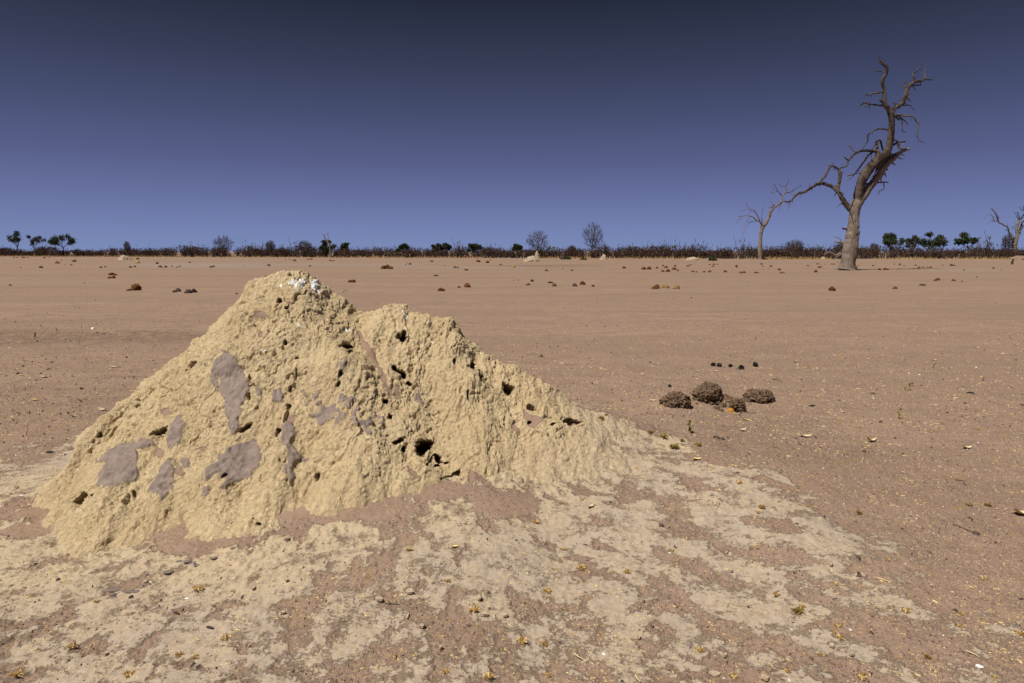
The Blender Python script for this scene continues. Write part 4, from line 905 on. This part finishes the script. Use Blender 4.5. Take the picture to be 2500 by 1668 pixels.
LEAVES = [(1966,1068,0,1.05,'pale dry leaf with dark upturned ends on rippled sand right of the boli',0,.2),(2126,1079,2,1.25,'crumpled pale leaf with a folded wing standing up on the rippled sand',.6,.4),(2360,1096,0,1.0,'sand-coloured leaf with one dark raised edge near the right border',.2,.3),(2279,881,1,1.2,'yellow leaf tipped with black on the plain at right',.1,.2),(1941,883,1,1.0,'small yellow leaf right of the black pellets',0,.2),(2481,843,1,.9,'small yellowish leaf at the right border',.1,0),(2493,1258,0,1.3,'tan leaf cut by the right border of the picture',.3,.5),(343,789,1,1.0,'yellow leaf on the plain behind the mound left slope',.2,.2),(278,898,0,1.2,'large tan leaf with a dark curled end left of the mound',0,.2),(270,904,2,.8,'whitish leaf just below the large tan leaf',.2,0),(106,922,0,.9,'orange-tan leaf on the sand far left',-.2,.1),(4,914,1,1.0,'yellow leaf at the left border',.3,0),(51,917,1,.8,'tiny pale yellow leaf near the left border',.0,0),(84,978,1,1.0,'yellow-green leaf on the litter at left',.1,.1),(179,1018,1,.9,'orange-yellow leaf standing on edge at left',1.2,.6),(250,1003,0,1.0,'long pale leaf close to the mound left shoulder',-.4,.1),(1701,907,1,.8,'small yellow leaf between the pellets and the boli',0,0),(1746,908,1,1.0,'flat pale yellow leaf below the black pellets',0,0),(1593,980,0,.9,'tan leaf left of the leftmost large bolus',-.4,.2),(1821,1027,1,1.0,'bright yellow folded leaf below the nearest bolus',.1,.5),(1812,1052,0,.7,'small pale leaf below the bright yellow folded one',.1,.1),(1701,1124,1,.9,'bright yellow leaf on the crust of the mound apron',.2,.1),(1441,1240,2,.6,'little pale leaf on the crust below the right hole',.9,0),(1445,880,1,.8,'yellowish leaf on the plain right of the mound shoulder',.2,0),(1448,874,1,.5,'tiny yellow leaf just above another near the mound shoulder',.2,0),(1375,869,2,.6,'tiny pale leaf right of the mound upper slope',.2,0),(1110,1338,1,.5,'tiny leaf on pale crust below the mound',.2,0)]
for (u, v, k_, s, l, rz, ry) in LEAVES: put('dry_leaf', LV[k_], u, v, rz, s, 0, ry*.5, .006, l, 'leaf', 'dry leaves lying on the sand')
for (u, v, s, l, rz) in ((2370,962,.85,'black curved pod lying on the plain near the right border',0),(2131,962,.55,'small black curved pod left of a larger one',0),(1984,993,.7,'thin dark arched pod above the rippled sand',.1),(199,950,.7,'black pod on the litter left of the mound',-.3),(123,1106,.6,'dark sliver on the pale crust at far left',.3)):
    put('seed_pod', LV[3], u, v, rz, s, .5, 0, .018*s, l, 'pod', 'dark curved pods')
# five black pellets with hollow sides
def pellet(R, seed):
    bm = bmesh.new(); bmesh.ops.create_icosphere(bm, subdivisions=3, radius=1); V = np.array([v.co[:] for v in bm.verts])
    n = fbm3(V[:, 0]*2+seed*9, V[:, 1]*2, V[:, 2]*2, 3); V = V*(1+.45*n)[:, None]
    d = np.linalg.norm(V-[.1, -1.0, .25], axis=1); V[:, 1] += .9*(1-sstep(.2, .8, d))
    V = V*[.028, .022, .022]+[0, 0, .018]
    for v, c in zip(bm.verts, V): v.co = c
    me = bpy.data.meshes.new('dung_pellet'); bm.to_mesh(me); bm.free(); me.materials.append(M_PODBLK); return me
for i, (u, v, l) in enumerate(((1741,894,'leftmost of the five black pellets on the plain'),(1756,896,'second black pellet from the left, hollow-topped'),(1783,896,'third black pellet with a pointed tail to the left'),(1810,902,'fourth black pellet, lowest of the five'),(1844,895,'rightmost and roundest of the five black pellets'),(1635,945,'lone black round pellet left of the large boli'))):
    put('dung_pellet', pellet(None, i), u, v, i*1.9, (1.15, 1.3, 1.05, 1.35, 1.5, .7)[i], 0, 0, 0, l, 'dung pellet', 'black pellets')
# chalk-white bits
for i, (u, v, s, l) in enumerate(((227,805,.055,'round white stone on the plain left of the mound'),(2219,912,.06,'white droppings splash on the plain at right, larger piece'),(2245,915,.05,'thin white droppings smear beside the larger white piece'),(190,1066,.06,'flat white chip where the left crust meets the mound'),(2391,1628,.05,'curled white chip near the bottom right corner'),(456,1462,.035,'white chips beside the golden tuft at lower left'),(1523,1114,.05,'white flake on the crust below the right hole'),(2269,931,.03,'small white fleck right of the white droppings'),(2175,907,.03,'small white fleck left of the white droppings'),(54,1210,.04,'white sliver on the crust at the far left'),(1477,1262,.02,'tiny white chip on the crust in the foreground'),(1003,1341,.028,'white chip touching a golden tuft on the pale crust'),(1474,1597,.03,'smooth white chip near the bottom centre'),(1405,1023,.0,''))):
    if s: put('white_chip', lump_mesh('white_chip', M_CHALK, i, s*(.5 if i < 3 else .28), s*(.4 if i == 0 else .16), s*(.8 if i == 0 else .14), .6, 2.5, 3, .3), u, v, i*.7, 1, 0, 0, -.001, l, 'white chip', 'chalk-white chips')
# dark clods behind the mound at left, pebbles in front
CL = [(118,902,.05),(94,886,.03),(374,881,.035),(57,880,.04),(160,829,.045),(172,833,.05),(109,829,.04),(90,834,.05),(252,816,.035),(226,822,.03),(270,817,.03),(286,819,.03),(210,820,.028),(56,895,.05),(43,913,.06),(70,914,.03),(265,857,.035),(2356,985,.05),(2496,990,.05),(2150,1031,.045),(1764,1073,.05),(2383,1304,.05),(1614,1284,.04),(2097,1407,.035),(2095,1361,.03),(1945,1279,.025),(1770,1297,.02),(131,948,.02),(142,951,.02),(93,957,.02),(287,848,.03),(1801,1155,.03),(1727,1125,.02),(1490,1226,.025),(2213,873,.025),(2224,873,.02),(1193,1447,.025),(1177,1463,.02),(1178,728,.04),(1430,834,.03),(840,700,.04),(1310,770,.03),(320,1458,.03),(142,1415,.03),(280,1443,.025),(357,1427,.025),(393,1465,.02)]
CZ = lambda u, v: 'left of the mound' if (u < 500 and v < 1100) else ('in the lower left foreground' if u < 700 else ('in the centre foreground' if u < 1300 and v > 1200 else ('on the plain behind the mound' if v < 860 else 'in the right foreground' if v > 1060 else 'at right below the boli')))
cz = {}
for i, c in enumerate(CL): cz.setdefault(CZ(c[0], c[1]), []).append(i)
for zn, L in cz.items():
    L.sort(key=lambda i: CL[i][0])
    for n, i in enumerate(L):
        u, v, s = CL[i]; s *= .62
        put('soil_clod', lump_mesh('soil_clod', M_CLOD, i+60, s*.55, s*.45, s*.6, .4, 2.3, 3, .3, amp2=.15), u, v, i, 1, 0, 0, -.003, 'dark brown clod %s, %s' % (zn, 'leftmost of them' if n == 0 else ORD[n]+' from the left'), 'clod', 'dark clods of soil')
PB = [(440,1371,.035),(457,1373,.035),(474,1375,.04),(481,1381,.03),(411,1397,.045),(428,1396,.015),(521,1362,.03),(700,1316,.03),(570,1338,.03),(280,1441,.05),(318,1445,.035),(332,1445,.03),(272,1460,.035),(357,1428,.035),(275,1452,.03)]
for i, (u, v, s) in enumerate(PB):
    rank = sorted(PB).index((u, v, s)); put('pebble', lump_mesh('pebble', M_PEBGREY, i+9, s*.55, s*.36, s*.16, .15, 1.5, 3, .3), u, v, .3, 1, 0, 0, 0, 'smooth grey-brown pebble on pale crust at lower left, %s' % ('leftmost' if rank == 0 else ORD[rank]+' from left'), 'pebble', 'grey pebbles on the crust')
# crust flakes
def flake_mesh(seed, s):
    R = random.Random(seed); n = 11; mb = MB(); ring = [(math.cos(6.283*i/n)*s*R.uniform(.6, 1.1), math.sin(6.283*i/n)*s*R.uniform(.4, .8)) for i in range(n)]
    for z_ in (0, .009): mb.v += [Vector((a, b, z_+.004*R.random())) for a, b in ring]
    mb.f.append(tuple(range(n, 2*n))); mb.mi.append(0); mb.f.append(tuple(range(n-1, -1, -1))); mb.mi.append(0)
    for i in range(n): mb.f.append((i, (i+1) % n, n+(i+1) % n, n+i)); mb.mi.append(0)
    return mb.mesh('crust_flake', [M_CRUMB], False)
FK = [(1744,1650,.035),(1770,1604,.02),(1867,1660,.03),(1181,1504,.03),(1233,1507,.024),(1169,1464,.022),(926,1467,.03),(1029,1533,.024),(1075,1586,.02),(1784,1397,.02),(2029,1382,.02),(2030,1580,.018),(1000,1448,.035),(2078,1602,.018),(258,1601,.02),(355,1425,.02),(85,1380,.02),(620,1440,.02),(700,1420,.02),(690,1500,.02),(1560,1560,.02),(2038,1462,.015)]
for i, (u, v, s) in enumerate(FK):
    rank = sorted(FK).index((u, v, s)); put('crust_flake', flake_mesh(i, s*.62), u, v, i, 1, .05, .08, .002, 'loose pale crust flake in the foreground, %s' % ('leftmost' if rank == 0 else ORD[rank]+' from the left'), 'crust flake', 'loose crust flakes')
# dry and green tufts
def tuft(R, n, h, spread, mats, flat=.5):
    mb = MB()
    for i in range(n):
        a = R.uniform(0, 6.28); r0 = R.uniform(0, spread*.35); b = Vector((math.cos(a)*r0, math.sin(a)*r0, 0)); a2 = a+R.uniform(-1, 1)
        d = Vector((math.cos(a2), math.sin(a2), R.uniform(.1, 1.4)*flat*2)).normalized(); l = h*R.uniform(.4, 1); w = R.uniform(.0014, .003)
        m_ = b+d*l*.55+Vector((0, 0, .12*l)); e = b+d*l+Vector((R.gauss(0, .15)*l, R.gauss(0, .15)*l, -.1*l)); mb.tube([(*b, w), (*m_, w*1.1), (*e, w*.4)], 3, R.randrange(len(mats)), 0)
        if R.random() < .6:
            s = w*2.2; mb.quad(m_, rv()*s*1.6, rv()*s, R.randrange(len(mats)))
    return mb
TV = [tuft(random.Random(i+40), 34, .05, .05, [0, 1]).mesh('dry_tuft', [M_STRAW, M_STRAWD], False) for i in range(5)]
GV = [tuft(random.Random(i+70), 46, .05, .05, [0, 1], .8).mesh('green_tuft', [M_GREENB, M_STRAWD], False) for i in range(3)]
TU = [(482,1440,1.5,'g'),(549,1560,1.1,'g'),(436,1600,1.0,'a'),(476,1608,.9,'a'),(40,1650,1.4,'a'),(315,1650,1.3,'a'),(177,1580,1.2,'a'),(235,1470,.8,'a'),(998,1343,1.0,'g'),(1158,1492,1.6,'g'),(1337,1445,1.2,'a'),(1275,1567,1.4,'g'),(1326,1574,1.1,'a'),(1191,1655,1.3,'a'),(1091,1642,1.0,'a'),(1377,1343,1.0,'a'),(1418,1388,1.3,'g'),(1091,1420,.9,'a'),(1412,1155,1.3,'g'),(1421,1221,.9,'a'),(1371,1230,.9,'a'),(1306,1276,1.2,'a'),(1678,1189,.8,'g'),(1803,1180,1.2,'g'),(1851,1252,1.0,'a'),(1532,1398,1.2,'g'),(1422,1385,1.0,'a'),(1970,1237,1.0,'a'),(2211,1494,1.2,'g'),(2042,1428,.9,'a'),(2166,1369,.9,'g'),(2400,1416,1.0,'g'),(2491,1549,1.2,'g'),(2103,1657,1.2,'a'),(2051,1558,1.2,'a'),(1895,1453,1.1,'a'),(1957,1482,.9,'a'),(1922,1640,.9,'a'),(2045,1530,.9,'a'),(2344,1530,.9,'a'),(2348,1500,.8,'a'),(2427,1655,.8,'a'),(1708,1590,1.2,'a'),(1790,1655,1.0,'a'),(2391,1050,1.3,'g'),(2272,1055,1.0,'a'),(2100,1045,1.0,'g'),(2327,995,.9,'a'),(40,1192,.9,'a'),(61,1016,.9,'a'),(85,830,1.2,'a'),(39,818,1.0,'a'),(1340,1650,.9,'a'),(900,1410,.8,'a'),(2005,1600,.8,'a'),(1640,1345,.9,'a'),(1850,1340,.8,'g')]
def pick_zone(u, v): return 'left of the mound' if v < 1250 and u < 300 else ('in the lower left foreground' if u < 700 else ('in the lower centre foreground' if u < 1450 and v > 1300 else ('on the mound apron' if u < 1870 and v < 1300 else ('on the open sand at right' if v < 1150 else 'in the lower right foreground'))))
zz = {}
for i, t in enumerate(TU): zz.setdefault((pick_zone(t[0], t[1]), t[3]), []).append(i)
for (zn, c), L in zz.items():
    L.sort(key=lambda i: TU[i][0])
    for n, i in enumerate(L):
        u, v, s, _ = TU[i]; put('dry_tuft', TV[i % 5], u, v, i*1.3, s*.42, 0, 0, 0, '%s plant tuft %s, %s' % ('pale golden' if c == 'g' else 'amber', zn, 'leftmost of its colour' if n == 0 else ORD[n]+' so coloured from left'), 'dry tuft', 'dry tufts on the sand')
GT = [(1468,1021,1.2,'green tuft just right of the rightmost mound hole'),(1589,1058,1.3,'green tuft on the ridge of the apron, left of a pair'),(1620,1068,1.5,'green tuft on the apron, right of a pair'),(1646,1094,1.8,'largest green tuft on the mound apron'),(1705,1088,1.3,'green tuft right below the upright stalk'),(1666,1078,1.1,'small green tuft left of the upright stalk'),(1950,1496,1.3,'green tuft in the lower right foreground crust'),(2097,1254,1.0,'small green tuft on the sand at right'),(2366,1236,1.2,'green tuft near the right border, left of a pair'),(2411,1235,1.2,'green tuft near the right border, right of a pair'),(1860,1241,1.1,'small green tuft beside an amber one on the apron edge'),(2110,1104,1.0,'tiny yellow-green tuft on the rippled sand'),(1480,1015,.8,'thin grassy tuft on the ridge right of the last hole'),(2264,1606,.8,'faint green tuft near the bottom right')]
for i, (u, v, s, l) in enumerate(GT): put('green_tuft', GV[i % 3], u, v, i, s*.5, 0, 0, 0, l, 'green tuft', 'green tufts')
# sticks and stalks : two photo points, z raised at the tip for the upright ones
def stick(u0, v0, u1, v1, r, mat, label, upright=False, arch=0, leaves=0, cat='stick', seed=1):
    R = random.Random(seed); a = Vector(hits([(u0, v0)])[0]); b = Vector(at_depth(u1, v1, a.y+.0)) if upright else Vector(hits([(u1, v1)])[0])
    mb = MB(); pts = []
    for i in range(7):
        t = i/6; q = a.lerp(b, t)+Vector((R.gauss(0, .025), R.gauss(0, .02), 0))*(b-a).length*(t > 0); q.z += arch*math.sin(math.pi*t)*(b-a).length + (0 if upright else r)
        pts.append((*(q-a), r*(1-.5*t)))
    mb.tube(pts, 6, 0, .1); o = mb.obj('stick', mat); o.location = a
    if leaves:
        lf = MB()
        for i in range(leaves):
            q = Vector(pts[R.randrange(2, 7)][:3]); d = rv()*.012; lf.quad(q+d, d*.9, d.cross(rv()).normalized()*.007)
        lf.obj('leaves', M_GREENB if leaves < 20 else M_STRAWD, o, False)
    tag(o, label, cat, 'sticks and dry stalks'); return o
ST = [(1680,1058,1686,1030,.0045,M_STRAWD,'upright golden stalk on the apron ridge below the boli',True,0,14),(192,845,202,805,.0035,M_TWIG,'upright reddish twig left of the mound behind the dark soil strip',True,0,0),(170,857,166,842,.003,M_TWIG,'short twig left of the upright reddish one',True,0,0),(64,1064,68,1033,.004,M_STRAWD,'upright straw stalk at the left border of the crust',True,0,0),(82,832,123,798,.0035,M_TWIG,'long slanting twig at the far left',True,.03,0),(141,814,137,802,.0035,M_STRAWD,'tiny forked dry plant on the dark soil strip',True,0,10),(102,803,94,790,.003,M_TWIG,'small twig left of the tiny forked plant',True,0,0),(85,826,86,813,.006,M_STRAWD,'brown seed head at the foot of the slanting twig',True,0,24),(2206,953,2225,938,.004,M_STRAWD,'small leafy sprig leaning right on the open sand',True,0,16),(2191,1022,2198,998,.0035,M_STRAWD,'dry stalk standing on the sand at right',True,0,8),(2105,1128,2108,1116,.0035,M_LEAFPALE,'short straw standing in the sand at right',True,0,0),
 (1886,928,1908,933,.005,M_TWIGDK,'arched dark twig right of the large boli',False,.15,0),(1742,1069,1756,1071,.006,M_TWIGDK,'short dark twig right of the upright golden stalk',False,.1,0),(1888,1092,1907,1099,.004,M_TWIG,'thin straw twig on rippled sand',False,.05,0),(1971,896,1985,903,.003,M_STRAWD,'golden straw on the plain right of the pellets',False,.1,0),(2277,899,2290,910,.004,M_TWIG,'brown forked twig right of the white droppings',False,.2,0),(2330,1172,2356,1176,.004,M_TWIG,'pale pinkish stick on the sand near the right border',False,.02,0),(2326,1281,2391,1306,.003,M_TWIGDK,'dark thin stick lying in the right foreground',False,.02,0),(1240,884,1268,886,.004,M_LEAFPALE,'straw on the plain touching the mound right silhouette',False,.02,0),(1287,866,1325,867,.003,M_STRAWD,'amber straw behind the mound right slope',False,.02,0),(1744,1214,1760,1240,.003,M_LEAFPALE,'white straw on the apron, upper of three',False,.03,0),(1768,1228,1783,1246,.003,M_LEAFPALE,'white straw on the apron, middle of three',False,.03,0),(1789,1265,1806,1280,.003,M_LEAFPALE,'white straw on the apron, lower of three',False,.03,0),(1402,1598,1430,1618,.003,M_LEAFPALE,'pale straw lying in the bottom centre',False,.03,0),(1275,1350,1286,1358,.003,M_STRAW,'short straw on the pale crust in the centre',False,.03,0),(993,1512,998,1496,.003,M_STRAW,'bent straw in the lower centre',False,.1,0),(964,1600,966,1612,.003,M_STRAWD,'curled golden straw at bottom left of centre',False,.3,0),(1370,1400,1345,1388,.003,M_STRAWD,'amber straw on the crust right of centre',False,.03,0),(2140,1412,2178,1424,.003,M_STRAW,'golden straw in the right foreground',False,.02,0),(2358,1590,2392,1607,.003,M_LEAFPALE,'white straw near the bottom right corner',False,.05,0),(1550,1650,1561,1668,.003,M_STRAW,'straw at the bottom border',False,.02,0),(1835,1010,1848,1012,.004,M_TWIG,'little forked twig right of the broken bolus',False,.2,0),(505,1534,522,1537,.005,M_TWIGDK,'short dark stick on the crust at lower left',False,.1,0),(428,1497,438,1502,.006,M_TWIGDK,'dark curved chip on the crust at lower left',False,.1,0),(940,1475,975,1478,.003,M_TWIGDK,'dark root edge on the crust in the centre',False,.05,0),(838,715,850,712,.01,M_TWIGDK,'dark twig just behind the mound right peak slope',False,.1,0),(2093,1400,2103,1408,.004,M_TWIGDK,'black hooked twig in the right foreground',False,.2,0),(2088,1357,2103,1365,.003,M_TWIGDK,'thin black twig above the hooked one',False,.1,0)]
for i, s in enumerate(ST): stick(s[0], s[1], s[2], s[3], s[4], s[5], s[6], s[7], s[8], s[9], seed=i)
stick(2470, 646, 2474, 632, .16, M_BARK, 'dark upright post-like stump before the tree at the right edge', True, cat='stump')
# ------------------------------------------------------------------ countless crumbs and straw chips
def scatter(name, label, cat, n, ymin, ymax, size, mat, seed, flat=.5, long=1.0, clus=.5, where='all', pw=1.0):
    r = np.random.default_rng(seed); t = r.random(n)
    y = ymin*(ymax/ymin)**(t**pw) ; x = r.uniform(-.86, .86, n)*y
    m = fbm2(x*2.1+seed, y*2.1, 3)+fbm2(x*9+seed, y*9, 2)*.6 > r.uniform(-1, 1, n)*.6+clus*.3
    x = x[m]; y = y[m]
    z = look(x, y); cr = look(x, y, 'cr'); dr = look(x, y, 'dr')
    ok = (mound_h(x, y) < z-.0) & (dr < .3)
    if where == 'sand': ok &= (cr < .5) | (r.random(len(x)) < .25)
    x, y, z = x[ok], y[ok], z[ok]; N = len(x)
    s = size*r.lognormal(0, .45, N)*np.clip(y/4.2, .8, 1.45)
    base = np.array([[1, 0, 0], [-.5, .8, 0], [-.5, -.8, 0], [.1, 0, 1]])*[1, 1, 1]
    a = r.uniform(0, 6.283, N); ca, sa = np.cos(a), np.sin(a)
    bx = base[None, :, 0]*long*(1+.6*r.random((N, 1))); by = base[None, :, 1]*r.uniform(.5, 1, (N, 1)); bz_ = base[None, :, 2]*flat*r.uniform(.6, 1.6, (N, 1)) - .12
    V = np.stack([(bx*ca[:, None]-by*sa[:, None])*s[:, None]+x[:, None], (bx*sa[:, None]+by*ca[:, None])*s[:, None]+y[:, None], bz_*s[:, None]+z[:, None]], -1).reshape(-1, 3)
    f = np.array([[0, 1, 3], [1, 2, 3], [2, 0, 3]]); Q = (np.arange(N)[:, None, None]*4+f[None]).reshape(-1, 3)
    o = np_obj(name, V, Q, mat, None, False); tag(o, label, cat, kind='stuff')
scatter('straw_litter', 'tiny golden straw chips strewn over the sand and crust', 'litter', 70000, 2.1, 15, .0033, M_STRAW, 1, .5, 1.6, .35)
scatter('amber_litter', 'tiny amber plant bits strewn over the sand', 'litter', 30000, 2.1, 15, .0036, M_STRAWD, 2, .7, 1.3, .4, 'sand')
scatter('gravel', 'tiny brown soil crumbs strewn over the sand', 'gravel', 80000, 2.1, 20, .0046, M_GRAV, 3, .9, 1.0, .2, 'sand')
scatter('dark_gravel', 'tiny dark soil crumbs strewn over the sand', 'gravel', 22000, 2.1, 30, .0044, M_CLOD, 4, .9, 1.2, .3, 'sand')
scatter('crust_crumbs', 'tiny pale crust crumbs strewn over the sand', 'gravel', 26000, 2.1, 9, .0046, M_CRUMB, 6, .8, 1.0, .1, 'sand')
scatter('white_grit', 'tiny white grit grains strewn over the sand', 'gravel', 3500, 2.1, 14, .0028, M_CHALK, 7, .8, 1.0, .5, 'sand')
# ------------------------------------------------------------------ sky, sun, camera
sc = bpy.context.scene
SUN = Vector((-.78, -.62, 0)).normalized(); EL = math.radians(60)
sd = Vector((SUN.x*math.cos(EL), SUN.y*math.cos(EL), math.sin(EL)))
w = bpy.data.worlds.new('World'); sc.world = w; w.use_nodes = True; nt = w.node_tree; bg = nt.nodes['Background']
sky = nt.nodes.new('ShaderNodeTexSky'); sky.sky_type = 'NISHITA'; sky.sun_disc = False; sky.sun_elevation = EL; sky.sun_rotation = math.atan2(SUN.x, SUN.y); sky.altitude = 900; sky.dust_density = .3
tc = nt.nodes.new('ShaderNodeTexCoord'); sep = nt.nodes.new('ShaderNodeSeparateXYZ'); nt.links.new(tc.outputs['Generated'], sep.inputs[0])
cr_ = nt.nodes.new('ShaderNodeValToRGB'); nt.links.new(sep.outputs[2], cr_.inputs[0])
el = cr_.color_ramp; el.elements[0].position = 0; el.elements[0].color = lin(126, 144, 190); el.elements[1].position = 1; el.elements[1].color = lin(26, 31, 44)
for p_, c_ in ((.03, (119, 134, 183)), (.07, (107, 117, 166)), (.12, (90, 98, 142)), (.18, (73, 81, 117)), (.25, (55, 62, 88)), (.33, (35, 41, 58))):
    e = el.elements.new(p_); e.color = lin(*c_)
sc_ = nt.nodes.new('ShaderNodeMix'); sc_.data_type = 'RGBA'; sc_.inputs[0].default_value = .0012; nt.links.new(cr_.outputs[0], sc_.inputs[6]); nt.links.new(sky.outputs[0], sc_.inputs[7])
nt.links.new(sc_.outputs[2], bg.inputs[0]); bg.inputs[1].default_value = .86
L = bpy.data.lights.new('sun', 'SUN'); L.energy = 5.0; L.angle = math.radians(.53); L.color = (1, .955, .88)
lo = link(bpy.data.objects.new('sun', L)); lo.rotation_euler = sd.to_track_quat('Z', 'Y').to_euler()
cam = bpy.data.cameras.new('camera'); cam.lens = F/2500*36; cam.sensor_width = 36; cam.clip_end = 20000; cam.clip_start = .05
co = link(bpy.data.objects.new('camera', cam)); co.location = (0, 0, HC); co.rotation_euler = (math.pi/2-PITCH, 0, 0); sc.camera = co
sc.view_settings.view_transform = 'Standard'; sc.view_settings.look = 'None'; sc.view_settings.exposure = .10; sc.view_settings.gamma = 1
sc.render.engine = 'CYCLES'
